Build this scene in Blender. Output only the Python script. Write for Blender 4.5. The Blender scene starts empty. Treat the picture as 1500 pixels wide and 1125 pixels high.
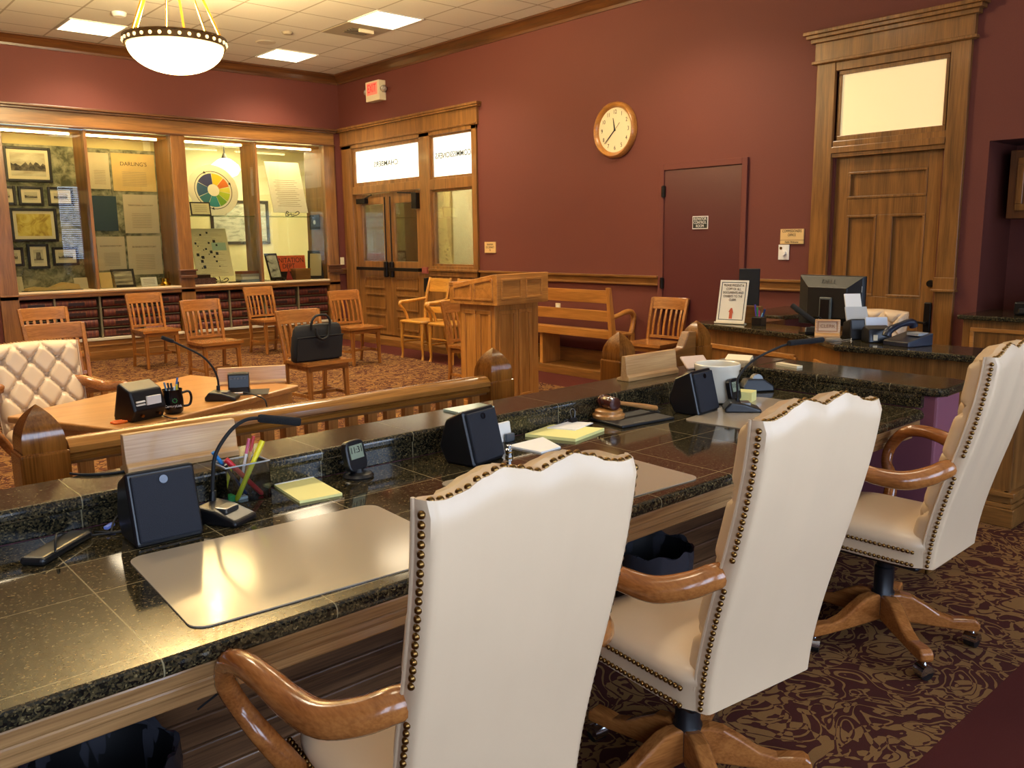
import bpy, bmesh, math, random
from mathutils import Vector, Matrix
R_ = random.Random(7)
PI = math.pi
SC = bpy.context.scene
COL = SC.collection

# ------------------------------------------------------------------ materials
def lin(c):
    return tuple((x/255/12.92) if x/255 <= 0.04045 else ((x/255+0.055)/1.055)**2.4 for x in c)
MATS = {}
def newmat(name):
    m = bpy.data.materials.new(name); m.use_nodes = True
    nt = m.node_tree; b = nt.nodes['Principled BSDF']
    return m, nt, b
def sset(b, name, v):
    if name in b.inputs: b.inputs[name].default_value = v
def P(name, c, rough=0.5, metal=0.0, spec=0.5, coat=0.0, noise=0.0, nscale=30.0, bump=0.0, sheen=0.0):
    if name in MATS: return MATS[name]
    m, nt, b = newmat(name)
    col = lin(c)
    sset(b, 'Base Color', (*col, 1)); sset(b, 'Roughness', rough); sset(b, 'Metallic', metal)
    sset(b, 'Specular IOR Level', spec); sset(b, 'Coat Weight', coat); sset(b, 'Coat Roughness', 0.15)
    if sheen: sset(b, 'Sheen Weight', sheen)
    if noise or bump:
        tc = nt.nodes.new('ShaderNodeTexCoord'); nz = nt.nodes.new('ShaderNodeTexNoise')
        nz.inputs['Scale'].default_value = nscale; nz.inputs['Detail'].default_value = 4
        nt.links.new(tc.outputs['Object'], nz.inputs['Vector'])
        if noise:
            rp = nt.nodes.new('ShaderNodeValToRGB')
            rp.color_ramp.elements[0].position = .3; rp.color_ramp.elements[1].position = .7
            rp.color_ramp.elements[0].color = (*[x*(1-noise) for x in col], 1)
            rp.color_ramp.elements[1].color = (*[min(1, x*(1+noise)) for x in col], 1)
            nt.links.new(nz.outputs['Fac'], rp.inputs['Fac']); nt.links.new(rp.outputs['Color'], b.inputs['Base Color'])
        if bump:
            bp = nt.nodes.new('ShaderNodeBump'); bp.inputs['Strength'].default_value = bump; bp.inputs['Distance'].default_value = .01
            nt.links.new(nz.outputs['Fac'], bp.inputs['Height']); nt.links.new(bp.outputs['Normal'], b.inputs['Normal'])
    MATS[name] = m
    return m
def emit(name, c, s):
    if name in MATS: return MATS[name]
    m, nt, b = newmat(name)
    sset(b, 'Base Color', (*lin(c), 1)); sset(b, 'Emission Color', (*lin(c), 1)); sset(b, 'Emission Strength', s); sset(b, 'Roughness', .4)
    MATS[name] = m; return m
def wood(kind, axis='z', scale=1.0):
    key = 'wood_%s_%s_%.2f' % (kind, axis, scale)
    if key in MATS: return MATS[key]
    dark, light, rough = WOODS[kind]
    m, nt, b = newmat(key); N = nt.nodes.new; L = nt.links.new
    tc = N('ShaderNodeTexCoord'); mp = N('ShaderNodeMapping')
    a = 'xyz'.index(axis)
    s = [13*scale]*3; s[a] = 1.1*scale
    mp.inputs['Scale'].default_value = s
    L(tc.outputs['Object'], mp.inputs['Vector'])
    n1 = N('ShaderNodeTexNoise'); n1.inputs['Scale'].default_value = 1.0; n1.inputs['Detail'].default_value = 5; n1.inputs['Distortion'].default_value = .8
    L(mp.outputs['Vector'], n1.inputs['Vector'])
    mp2 = N('ShaderNodeMapping'); s2 = [170*scale]*3; s2[a] = 5*scale; mp2.inputs['Scale'].default_value = s2
    L(tc.outputs['Object'], mp2.inputs['Vector'])
    n2 = N('ShaderNodeTexNoise'); n2.inputs['Scale'].default_value = 1.0; n2.inputs['Detail'].default_value = 2
    L(mp2.outputs['Vector'], n2.inputs['Vector'])
    mx = N('ShaderNodeMath'); mx.operation = 'MULTIPLY_ADD'; mx.inputs[1].default_value = .42
    L(n2.outputs['Fac'], mx.inputs[0]); 
    m3 = N('ShaderNodeMath'); m3.operation = 'MULTIPLY'; m3.inputs[1].default_value = .62
    L(n1.outputs['Fac'], m3.inputs[0]); L(m3.outputs[0], mx.inputs[2])
    rp = N('ShaderNodeValToRGB'); rp.color_ramp.elements[0].position = .36; rp.color_ramp.elements[1].position = .66
    rp.color_ramp.elements[0].color = (*lin(dark), 1); rp.color_ramp.elements[1].color = (*lin(light), 1)
    L(mx.outputs[0], rp.inputs['Fac']); L(rp.outputs['Color'], b.inputs['Base Color'])
    sset(b, 'Roughness', rough); sset(b, 'Coat Weight', .25); sset(b, 'Coat Roughness', .12)
    bp = N('ShaderNodeBump'); bp.inputs['Strength'].default_value = .12; bp.inputs['Distance'].default_value = .002
    L(n2.outputs['Fac'], bp.inputs['Height']); L(bp.outputs['Normal'], b.inputs['Normal'])
    MATS[key] = m; return m
WOODS = {
    'gold':  ((148, 94, 38), (196, 134, 64), .32),      # public furniture, lectern
    'orange': ((118, 72, 32), (168, 110, 54), .26),      # slat chairs
    'brown': ((96, 62, 27), (148, 100, 48), .32),       # door casings, counter
    'dark':  ((64, 36, 16), (104, 62, 28), .36),        # crown, cabinet front
    'table': ((166, 112, 54), (196, 138, 76), .28),
    'pale':  ((178, 130, 76), (216, 174, 116), .42),    # name blocks
    'red':   ((124, 70, 30), (168, 106, 52), .2),        # chair arms
    'armc':  ((158, 104, 34), (200, 142, 58), .3),
    'trim':  ((118, 84, 48), (172, 130, 82), .25),
    'newel': ((96, 56, 18), (150, 94, 36), .16),
    'rail':  ((116, 74, 28), (172, 116, 50), .17),
    'under': ((70, 44, 28), (128, 90, 58), .4),
    'base':  ((78, 42, 18), (128, 74, 36), .3),
}
def mathn(nt, op, a, b=None, c=None):
    n = nt.nodes.new('ShaderNodeMath'); n.operation = op
    for i, v in enumerate((a, b, c)):
        if v is None: continue
        if isinstance(v, (int, float)): n.inputs[i].default_value = v
        else: nt.links.new(v, n.inputs[i])
    return n.outputs[0]
def granite(name, xp=None, xo=0.0, ylines=(), axisx='X'):
    if name in MATS: return MATS[name]
    m, nt, b = newmat(name); N = nt.nodes.new; L = nt.links.new
    tc = N('ShaderNodeTexCoord')
    v = N('ShaderNodeTexVoronoi'); v.inputs['Scale'].default_value = 230
    L(tc.outputs['Object'], v.inputs['Vector'])
    n1 = N('ShaderNodeTexNoise'); n1.inputs['Scale'].default_value = 75; n1.inputs['Detail'].default_value = 6; n1.inputs['Roughness'].default_value = .7
    L(tc.outputs['Object'], n1.inputs['Vector'])
    sep = N('ShaderNodeSeparateColor'); L(v.outputs['Color'], sep.inputs['Color'])
    f = mathn(nt, 'MULTIPLY_ADD', sep.outputs[0], .45, mathn(nt, 'MULTIPLY', n1.outputs['Fac'], .75))
    rp = N('ShaderNodeValToRGB'); cr = rp.color_ramp
    cr.elements[0].position = .38; cr.elements[0].color = (*lin((12, 13, 11)), 1)
    cr.elements[1].position = .95; cr.elements[1].color = (*lin((142, 126, 86)), 1)
    for p, c in ((.52, (30, 30, 22)), (.66, (58, 50, 32)), (.8, (80, 68, 44))):
        e = cr.elements.new(p); e.color = (*lin(c), 1)
    L(f, rp.inputs['Fac'])
    out = rp.outputs['Color']
    if xp or ylines:
        sx = N('ShaderNodeSeparateXYZ'); L(tc.outputs['Object'], sx.inputs[0])
        mask = None
        def band(sock, c, w):
            return mathn(nt, 'LESS_THAN', mathn(nt, 'ABSOLUTE', mathn(nt, 'SUBTRACT', sock, c)), w)
        ax, ay = ('X', 'Y') if axisx == 'X' else ('Y', 'X')
        if xp:
            t = mathn(nt, 'DIVIDE', mathn(nt, 'SUBTRACT', sx.outputs[ax], xo), xp)
            fr = mathn(nt, 'ABSOLUTE', mathn(nt, 'SUBTRACT', mathn(nt, 'FRACT', t), .5))
            mask = mathn(nt, 'GREATER_THAN', fr, .5-.0016/xp)
        for y in ylines:
            bnd = band(sx.outputs[ay], y, .0016)
            mask = bnd if mask is None else mathn(nt, 'MAXIMUM', mask, bnd)
        mix = N('ShaderNodeMix'); mix.data_type = 'RGBA'
        L(mask, mix.inputs[0]); L(out, mix.inputs[6]); mix.inputs[7].default_value = (*lin((132, 122, 92)), 1)
        out = mix.outputs[2]
    L(out, b.inputs['Base Color'])
    sset(b, 'Roughness', .15 if 'ledge' in name or 'side' in name else .07); sset(b, 'Specular IOR Level', .4 if 'ledge' in name or 'side' in name else .55)
    MATS[name] = m; return m
def carpet(name, border):
    m, nt, b = newmat(name); N = nt.nodes.new; L = nt.links.new
    tc = N('ShaderNodeTexCoord')
    n0 = N('ShaderNodeTexNoise'); n0.inputs['Scale'].default_value = 3.6; n0.inputs['Detail'].default_value = .8; n0.inputs['Distortion'].default_value = 2.0
    L(tc.outputs['Object'], n0.inputs['Vector'])
    nA = N('ShaderNodeTexNoise'); nA.inputs['Scale'].default_value = 5.2; nA.inputs['Detail'].default_value = 1.5; nA.inputs['Distortion'].default_value = 2.6
    L(tc.outputs['Object'], nA.inputs['Vector'])
    n1 = N('ShaderNodeTexNoise'); n1.inputs['Scale'].default_value = 20; n1.inputs['Detail'].default_value = 2
    L(tc.outputs['Object'], n1.inputs['Vector'])
    jit = mathn(nt, 'MULTIPLY', mathn(nt, 'SUBTRACT', n1.outputs['Fac'], .5), .22)
    base = mathn(nt, 'GREATER_THAN', mathn(nt, 'ADD', nA.outputs['Fac'], jit), .515)
    t = mathn(nt, 'FRACT', mathn(nt, 'MULTIPLY', n0.outputs['Fac'], 7.0))
    line = mathn(nt, 'LESS_THAN', mathn(nt, 'ADD', mathn(nt, 'ABSOLUTE', mathn(nt, 'SUBTRACT', t, .5)), jit), .12)
    tan = mathn(nt, 'ABSOLUTE', mathn(nt, 'SUBTRACT', base, line))
    rp = N('ShaderNodeMix'); rp.data_type = 'RGBA'
    L(tan, rp.inputs[0]); rp.inputs[6].default_value = (*lin((72, 36, 29)), 1); rp.inputs[7].default_value = (*lin((134, 97, 56)), 1)
    sx = N('ShaderNodeSeparateXYZ'); L(tc.outputs['Object'], sx.inputs[0])
    # plain border: along the right wall, and in front of the windows
    a = mathn(nt, 'GREATER_THAN', mathn(nt, 'MULTIPLY_ADD', sx.outputs['Y'], -.05, sx.outputs['X']), 5.98)
    c = mathn(nt, 'LESS_THAN', sx.outputs['Y'], .94)
    mask = mathn(nt, 'MAXIMUM', a, c)
    mix = N('ShaderNodeMix'); mix.data_type = 'RGBA'
    L(mask, mix.inputs[0]); L(rp.outputs[2], mix.inputs[6]); mix.inputs[7].default_value = (*lin((80, 35, 29)), 1)
    fz = N('ShaderNodeTexNoise'); fz.inputs['Scale'].default_value = 420
    L(tc.outputs['Object'], fz.inputs['Vector'])
    br = N('ShaderNodeMix'); br.data_type = 'RGBA'; br.blend_type = 'MULTIPLY'; br.inputs[0].default_value = .35
    L(mix.outputs[2], br.inputs[6]); L(fz.outputs['Color'], br.inputs[7])
    L(br.outputs[2], b.inputs['Base Color'])
    bp = N('ShaderNodeBump'); bp.inputs['Strength'].default_value = .5; bp.inputs['Distance'].default_value = .004
    L(fz.outputs['Fac'], bp.inputs['Height']); L(bp.outputs['Normal'], b.inputs['Normal'])
    sset(b, 'Roughness', .95); sset(b, 'Specular IOR Level', .1)
    return m
def ceiling_mat():
    m, nt, b = newmat('ceiling_tiles'); N = nt.nodes.new; L = nt.links.new
    tc = N('ShaderNodeTexCoord'); sx = N('ShaderNodeSeparateXYZ'); L(tc.outputs['Object'], sx.inputs[0])
    def ln(s, o):
        t = mathn(nt, 'FRACT', mathn(nt, 'DIVIDE', mathn(nt, 'SUBTRACT', s, o), .637))
        return mathn(nt, 'GREATER_THAN', mathn(nt, 'ABSOLUTE', mathn(nt, 'SUBTRACT', t, .5)), .482)
    mask = mathn(nt, 'MAXIMUM', ln(sx.outputs['X'], 5.6), ln(sx.outputs['Y'], 8.55))
    nz = N('ShaderNodeTexNoise'); nz.inputs['Scale'].default_value = 160; L(tc.outputs['Object'], nz.inputs['Vector'])
    rp = N('ShaderNodeValToRGB'); rp.color_ramp.elements[0].color = (*lin((196, 186, 168)), 1); rp.color_ramp.elements[1].color = (*lin((228, 220, 206)), 1)
    L(nz.outputs['Fac'], rp.inputs['Fac'])
    mix = N('ShaderNodeMix'); mix.data_type = 'RGBA'; L(mask, mix.inputs[0]); L(rp.outputs['Color'], mix.inputs[6]); mix.inputs[7].default_value = (*lin((166, 152, 132)), 1)
    L(mix.outputs[2], b.inputs['Base Color']); sset(b, 'Roughness', .9)
    return m
def glass(name, tint=(255, 255, 255), refl=1.0, rough=0.0):
    if name in MATS: return MATS[name]
    m, nt, b = newmat(name); nt.nodes.remove(b); N = nt.nodes.new; L = nt.links.new
    out = nt.nodes['Material Output']
    tr = N('ShaderNodeBsdfTransparent'); tr.inputs[0].default_value = (*lin(tint), 1)
    gl = N('ShaderNodeBsdfGlossy'); gl.inputs['Roughness'].default_value = rough
    fr = N('ShaderNodeFresnel'); fr.inputs['IOR'].default_value = 1.45
    mx = N('ShaderNodeMixShader')
    L(mathn(nt, 'MULTIPLY', fr.outputs[0], refl), mx.inputs[0]); L(tr.outputs[0], mx.inputs[1]); L(gl.outputs[0], mx.inputs[2]); L(mx.outputs[0], out.inputs['Surface'])
    MATS[name] = m; return m
def marble_fabric():
    m, nt, b = newmat('marbled_fabric'); N = nt.nodes.new; L = nt.links.new
    tc = N('ShaderNodeTexCoord'); nz = N('ShaderNodeTexNoise'); nz.inputs['Scale'].default_value = 9; nz.inputs['Detail'].default_value = 6; nz.inputs['Roughness'].default_value = .65; nz.inputs['Distortion'].default_value = .5
    L(tc.outputs['Object'], nz.inputs['Vector'])
    rp = N('ShaderNodeValToRGB'); rp.color_ramp.elements[0].position = .38; rp.color_ramp.elements[1].position = .64
    rp.color_ramp.elements[0].color = (*lin((86, 88, 66)), 1); rp.color_ramp.elements[1].color = (*lin((170, 166, 136)), 1)
    L(nz.outputs['Fac'], rp.inputs['Fac']); L(rp.outputs['Color'], b.inputs['Base Color']); sset(b, 'Roughness', .9)
    return m
def pic_mat(name, cols, scale=7, dist=.4, stretch=(1, 1, 3)):
    m, nt, b = newmat(name); N = nt.nodes.new; L = nt.links.new
    tc = N('ShaderNodeTexCoord'); mp = N('ShaderNodeMapping'); mp.inputs['Scale'].default_value = stretch
    L(tc.outputs['Object'], mp.inputs['Vector'])
    nz = N('ShaderNodeTexNoise'); nz.inputs['Scale'].default_value = scale; nz.inputs['Detail'].default_value = 5; nz.inputs['Distortion'].default_value = dist
    L(mp.outputs['Vector'], nz.inputs['Vector'])
    rp = N('ShaderNodeValToRGB'); cr = rp.color_ramp
    cr.elements[0].position = .35; cr.elements[1].position = .65
    cr.elements[0].color = (*lin(cols[0]), 1); cr.elements[1].color = (*lin(cols[-1]), 1)
    if len(cols) > 2:
        e = cr.elements.new(.5); e.color = (*lin(cols[1]), 1)
    L(nz.outputs['Fac'], rp.inputs['Fac']); L(rp.outputs['Color'], b.inputs['Base Color']); sset(b, 'Roughness', .6)
    return m

# ------------------------------------------------------------------ mesh builder
class MB:
    def __init__(s): s.v = []; s.f = []; s.M = None
    def add(s, vs, fs):
        o = len(s.v)
        if s.M is not None: vs = [tuple(s.M @ Vector(p)) for p in vs]
        s.v += [tuple(p) for p in vs]; s.f += [tuple(i+o for i in f) for f in fs]; return s
    def bx(s, x0, x1, y0, y1, z0, z1):
        v = [(x0, y0, z0), (x1, y0, z0), (x1, y1, z0), (x0, y1, z0), (x0, y0, z1), (x1, y0, z1), (x1, y1, z1), (x0, y1, z1)]
        return s.add(v, [(3, 2, 1, 0), (4, 5, 6, 7), (0, 1, 5, 4), (1, 2, 6, 5), (2, 3, 7, 6), (3, 0, 4, 7)])
    def bar(s, p0, p1, w, h, up=(0, 0, 1), w1=None, h1=None):
        p0 = Vector(p0); p1 = Vector(p1); d = (p1-p0).normalized(); up = Vector(up)
        sd = d.cross(up)
        if sd.length < 1e-6: sd = d.cross(Vector((0, 1, 0)))
        sd.normalize(); u = sd.cross(d).normalized()
        w1 = w if w1 is None else w1; h1 = h if h1 is None else h1
        v = []
        for p, a, c in ((p0, w, h), (p1, w1, h1)):
            for i, j in ((-1, -1), (1, -1), (1, 1), (-1, 1)): v.append(p+sd*(i*a/2)+u*(j*c/2))
        return s.add(v, [(3, 2, 1, 0), (4, 5, 6, 7), (0, 1, 5, 4), (1, 2, 6, 5), (2, 3, 7, 6), (3, 0, 4, 7)])
    def prism(s, poly, axis, a0, a1):
        n = len(poly)
        def pt(p, a):
            return {'x': (a, p[0], p[1]), 'y': (p[0], a, p[1]), 'z': (p[0], p[1], a)}[axis]
        v = [pt(p, a0) for p in poly]+[pt(p, a1) for p in poly]
        f = [tuple(range(n-1, -1, -1)), tuple(range(n, 2*n))]+[(i, (i+1) % n, n+(i+1) % n, n+i) for i in range(n)]
        return s.add(v, f)
    def rings(s, rings, cap=True, closed=True):
        n = len(rings[0]); v = [p for r in rings for p in r]; f = []
        for k in range(len(rings)-1):
            for i in range(n if closed else n-1):
                j = (i+1) % n; f.append((k*n+i, k*n+j, (k+1)*n+j, (k+1)*n+i))
        if cap and closed:
            f.append(tuple(range(n-1, -1, -1))); f.append(tuple((len(rings)-1)*n+i for i in range(n)))
        return s.add(v, f)
    def lathe(s, prof, n=24, c=(0, 0, 0), cap=True):
        return s.rings([[(c[0]+r*math.cos(2*PI*i/n), c[1]+r*math.sin(2*PI*i/n), c[2]+z) for i in range(n)] for r, z in prof], cap)
    def cyl(s, p0, p1, r0, r1=None, n=16):
        return s.tube([p0, p1], [r0, r0 if r1 is None else r1], n)
    def tube(s, pts, rads, n=10, flat=1.0, smooth=0, up=(0, 0, 1)):
        pts = [Vector(p) for p in pts]
        if isinstance(rads, (int, float)): rads = [rads]*len(pts)
        if smooth:
            q = []; rr = []
            for i in range(len(pts)-1):
                p0 = pts[max(i-1, 0)]; p1 = pts[i]; p2 = pts[i+1]; p3 = pts[min(i+2, len(pts)-1)]
                for k in range(smooth):
                    t = k/smooth
                    q.append(.5*((2*p1)+(p2-p0)*t+(2*p0-5*p1+4*p2-p3)*t*t+(3*p1-p0-3*p2+p3)*t**3))
                    rr.append(rads[i]*(1-t)+rads[i+1]*t)
            q.append(pts[-1]); rr.append(rads[-1]); pts, rads = q, rr
        rg = []; prev = None
        for i, p in enumerate(pts):
            d = (pts[min(i+1, len(pts)-1)]-pts[max(i-1, 0)]).normalized()
            if prev is None:
                a = d.cross(Vector(up))
                if a.length < 1e-4: a = d.cross(Vector((1, 0, 0)))
            else: a = prev-d*prev.dot(d)
            a.normalize(); prev = a; b = d.cross(a)
            rg.append([p+a*(rads[i]*flat*math.cos(2*PI*k/n))+b*(rads[i]*math.sin(2*PI*k/n)) for k in range(n)])
        return s.rings(rg)
    def ball(s, c, r, nu=12, nv=8, sc=(1, 1, 1)):
        v = [(c[0], c[1], c[2]-r*sc[2])]; f = []
        for j in range(1, nv):
            a = -PI/2+PI*j/nv
            for i in range(nu):
                t = 2*PI*i/nu; v.append((c[0]+r*sc[0]*math.cos(a)*math.cos(t), c[1]+r*sc[1]*math.cos(a)*math.sin(t), c[2]+r*sc[2]*math.sin(a)))
        v.append((c[0], c[1], c[2]+r*sc[2])); L = len(v)-1
        for i in range(nu):
            f.append((0, 1+(i+1) % nu, 1+i)); f.append((L, 1+(nv-2)*nu+i, 1+(nv-2)*nu+(i+1) % nu))
            for j in range(nv-2): f.append((1+j*nu+i, 1+j*nu+(i+1) % nu, 1+(j+1)*nu+(i+1) % nu, 1+(j+1)*nu+i))
        return s.add(v, f)
    def grid(s, fn, nu, nv):
        v = [fn(i/nu, j/nv) for j in range(nv+1) for i in range(nu+1)]; w = nu+1
        return s.add(v, [(j*w+i, j*w+i+1, (j+1)*w+i+1, (j+1)*w+i) for j in range(nv) for i in range(nu)])
    def rectframe(s, x0, x1, z0, z1, t, y0, y1):
        s.bx(x0, x0+t, y0, y1, z0, z1); s.bx(x1-t, x1, y0, y1, z0, z1)
        s.bx(x0+t, x1-t, y0, y1, z1-t, z1); return s.bx(x0+t, x1-t, y0, y1, z0, z0+t)
    def build(s, name, mat, parent=None, bevel=0.0, smooth=False, loc=None, seg=2):
        me = bpy.data.meshes.new(name); me.from_pydata(s.v, [], s.f)
        bm = bmesh.new(); bm.from_mesh(me); bmesh.ops.recalc_face_normals(bm, faces=bm.faces)
        if smooth:
            for f in bm.faces: f.smooth = True
            for e in bm.edges:
                if len(e.link_faces) == 2 and e.calc_face_angle(0) > math.radians(38): e.smooth = False
        bm.to_mesh(me); bm.free()
        me.materials.append(mat)
        o = bpy.data.objects.new(name, me); COL.objects.link(o)
        if parent: o.parent = parent
        if loc: o.location = loc
        if bevel:
            b = o.modifiers.new('bevel', 'BEVEL'); b.width = bevel; b.segments = seg; b.limit_method = 'ANGLE'; b.angle_limit = math.radians(40)
        return o
def box(name, mat, b6, parent=None, bevel=0.0): return MB().bx(*b6).build(name, mat, parent, bevel)

def tag(o, label, cat, group=None):
    o['label'] = label; o['category'] = cat
    if group: o['group'] = group
    return o
def struct(o): o['kind'] = 'structure'; return o
def thing(name, label, cat, loc=(0, 0, 0), rz=0.0, group=None, rot=None):
    o = bpy.data.objects.new(name, None); COL.objects.link(o); o.empty_display_size = .05
    o.location = loc; o.rotation_euler = rot if rot else (0, 0, rz)
    return tag(o, label, cat, group)
def dup(root, loc, rz, label, group=None, scale=None):
    r = root.copy(); COL.objects.link(r); r.location = loc; r.rotation_euler = (0, 0, rz); r['label'] = label
    if scale: r.scale = scale
    if group: r['group'] = group
    for ch in list(root.children):
        c = ch.copy(); COL.objects.link(c); c.parent = r
        for g in list(ch.children):
            d = g.copy(); COL.objects.link(d); d.parent = c
    return r
RIGHTWALL = Matrix(((0, 0, -1), (-1, 0, 0), (0, 1, 0)))       # text frame: x -> -Y, y -> Z, normal -> -X
BACKWALL = Matrix(((1, 0, 0), (0, 0, -1), (0, 1, 0)))
def text(name, s, size, mat, parent, pos, frame=None, mirror=False, ext=.0006, sx=1.0, align='CENTER', lead=1.0, bold=0.0):
    cu = bpy.data.curves.new(name, 'FONT'); cu.body = s; cu.size = size; cu.align_x = align; cu.align_y = 'CENTER'; cu.extrude = ext; cu.space_line = lead; cu.offset = bold
    t = bpy.data.objects.new('tmp', cu); COL.objects.link(t)
    dg = bpy.context.evaluated_depsgraph_get()
    me = bpy.data.meshes.new_from_object(t.evaluated_get(dg)); bpy.data.objects.remove(t)
    fr = frame if frame is not None else Matrix.Identity(3)
    p = Vector(pos)
    for v in me.vertices:
        c = v.co.copy(); c.x *= sx*(-1 if mirror else 1); v.co = fr @ c + p
    me.materials.clear(); me.materials.append(mat)
    o = bpy.data.objects.new(name, me); COL.objects.link(o)
    if parent: o.parent = parent
    return o
def panel_relief(mb, axis, face, a0, a1, z0, z1, sgn, t=.02, d=.012):
    """picture-frame molding around a sunk panel on a face perpendicular to x or y"""
    for (p0, p1, q0, q1) in ((a0, a1, z1-t, z1), (a0, a1, z0, z0+t), (a0, a0+t, z0+t, z1-t), (a1-t, a1, z0+t, z1-t)):
        lo, hi = sorted((face, face+sgn*d))
        if axis == 'x': mb.bx(lo, hi, p0, p1, q0, q1)
        else: mb.bx(p0, p1, lo, hi, q0, q1)
    return mb

# ------------------------------------------------------------------ common materials
M_wall = P('maroon_paint', (100, 46, 35), .75, noise=.06, nscale=140, bump=.05)
M_mdoor = P('maroon_gloss_paint', (82, 36, 36), .42)
M_black = P('black_plastic', (16, 16, 18), .35)
M_mblack = P('matte_black', (14, 14, 15), .7)
M_blackmetal = P('dark_bronze', (30, 24, 20), .4, .6)
M_foam = P('black_foam', (16, 17, 20), .95, bump=.4, nscale=300)
M_grille = P('speaker_cloth', (26, 30, 40), .75, bump=.3, nscale=500)
M_chrome = P('chrome', (200, 200, 200), .18, 1)
M_brass = P('antique_brass', (150, 112, 60), .3, 1)
M_gold = P('polished_brass', (214, 160, 60), .25, 1)
M_white = P('white_plastic', (232, 228, 218), .4)
M_cream = P('cream_plastic', (226, 212, 176), .45)
M_paper = P('white_paper', (238, 236, 230), .8)
M_yellowp = P('yellow_paper', (240, 232, 150), .8)
M_ink = P('black_ink', (30, 28, 26), .7)
M_leather = P('ivory_leather', (208, 180, 145), .42, coat=.1, noise=.025, nscale=5, bump=.05)
M_purple = P('plum_paint', (128, 72, 84), .6)
M_steel = P('steel', (120, 120, 118), .35, .9)
M_granite_desk = granite('granite_desk_tiles', .37, .49, (1.61, 1.984, 2.205))
M_granite_ledge = granite('granite_ledge_tiles', .37, .60, ())
M_granite_side = granite('granite_side_tiles', .37, 1.75, (), 'Y')
M_granite = granite('granite_plain')
CEIL = 4.107; XR = 7.25; YB = 12.28; XL = -3.3; YF = -1.6

# ------------------------------------------------------------------ room shell
struct(box('floor', carpet('scroll_carpet', 0), (XL-.1, XR+.6, YF-.1, 12.9, -.06, 0)))
struct(box('ceiling', ceiling_mat(), (XL-.1, XR+.6, YF-.1, 12.43, CEIL, CEIL+.08)))
w = MB(); w.bx(XL, XR+.02, YB, YB+.15, 3.24, CEIL); w.bx(XL, 2.28, YB, YB+.15, 0, 3.24); w.bx(7.12, XR+.02, YB, YB+.15, 0, 3.24)
struct(w.build('wall_back', M_wall))
w = MB()
X2 = XR+.16
for q in ((YF, 1.0, 0, CEIL), (1.0, 2.62, 2.25, CEIL), (2.62, 2.96, 0, CEIL), (2.96, 3.88, 2.98, CEIL), (3.88, 8.92, 0, CEIL), (8.92, 11.95, 2.98, CEIL), (11.95, YB, 0, CEIL)):
    struct(box('wall_right', M_wall, (XR, X2, *q)))
for q in ((X2, X2+.5, 2.62, 2.70, 0, 2.33), (X2, X2+.5, .92, 1.0, 0, 2.33), (X2+.42, X2+.5, 1.0, 2.62, 0, 2.33), (X2, X2+.42, 1.0, 2.62, 2.25, 2.33)): struct(box('wall_niche', M_wall, q))
struct(box('wall_left', M_wall, (XL-.1, XL, YF, 12.4, 0, CEIL)))
w = MB()
WIN = [(-2.9, -1.5), (-.9, .5), (1.1, 2.5), (3.1, 4.5), (6.5, 7.15)]
xs = XL
for a, b in WIN:
    zt_ = 3.2 if a > 6 else 2.6
    w.bx(xs, a, YF-.12, YF, 0, CEIL); w.bx(a, b, YF-.12, YF, 0, .75); w.bx(a, b, YF-.12, YF, zt_, CEIL); xs = b
w.bx(xs, XR+.15, YF-.12, YF, 0, CEIL)
struct(w.build('wall_front', M_wall))
M_day = emit('daylight_pane', (202, 222, 252), 10.5)
for i, (a, b) in enumerate(WIN):
    zt_ = 3.2 if a > 6 else 2.6
    f = MB().rectframe(a, b, .75, zt_, .06, YF-.1, YF-.03); f.bx(a, b, YF-.1, YF-.03, 1.98, 2.03)
    win = struct(f.build('window_%d' % (i+1), wood('brown', 'z')))
    box('pane', M_day, (a+.06, b-.06, YF-.075, YF-.065, .81, zt_-.06), win)
    if i == 4:
        s = MB()
        for k in range(40): s.bx(a+.07, b-.07, YF-.028, YF-.004, .84+k*.057, .874+k*.057)
        s.build('blind_slats', M_white, win)

# crown
def crown(name, pts, axis, a0, a1):
    struct(MB().prism(pts, axis, a0, a1).build(name, wood('dark', axis), bevel=.002))
prof = [(0, 0), (.015, 0), (.02, .03), (.06, .075), (.10, .105), (.125, .115), (.125, .137), (0, .137)]
crown('trim_1', [(YB-.0-p, CEIL-.137+q) for p, q in prof], 'x', XL, XR)
crown('trim_2', [(XR-p, CEIL-.137+q) for p, q in prof], 'y', YF, YB)

# ---- chair rail + baseboard on the right wall
def rail(name, y0, y1):
    m = MB(); m.bx(XR-.025, XR, y0, y1, 1.055, 1.12); m.bx(XR-.05, XR, y0, y1, 1.12, 1.145); m.bx(XR-.035, XR, y0, y1, 1.04, 1.058)
    struct(m.build(name, wood('brown', 'y'), bevel=.003))
rail('trim_3', 5.81, 8.80); rail('trim_4', 4.13, 4.74)
m = MB(); m.bx(6.99, XR, 8.62, 12.2, 0, .095); m.bx(6.86, XR, 5.84, 8.62, 0, .095)
struct(m.build('trim_5', wood('brown', 'y'), bevel=.004))
m = MB(); m.bx(XR-.022, XR, 5.83, 8.9, .095, .26); m.bx(XR-.03, XR, 5.83, 8.9, .24, .262)
struct(m.build('baseboard_right', wood('brown', 'y'), bevel=.003))
m = MB(); m.bx(7.12, XR-.01, YB-.03, YB, 1.03, 1.09); m.bx(7.10, XR-.01, YB-.05, YB, 1.09, 1.115); m.bx(7.12, XR-.01, YB-.02, YB, 0, .3)
struct(m.build('trim_6', wood('brown', 'x'), bevel=.003))

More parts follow.
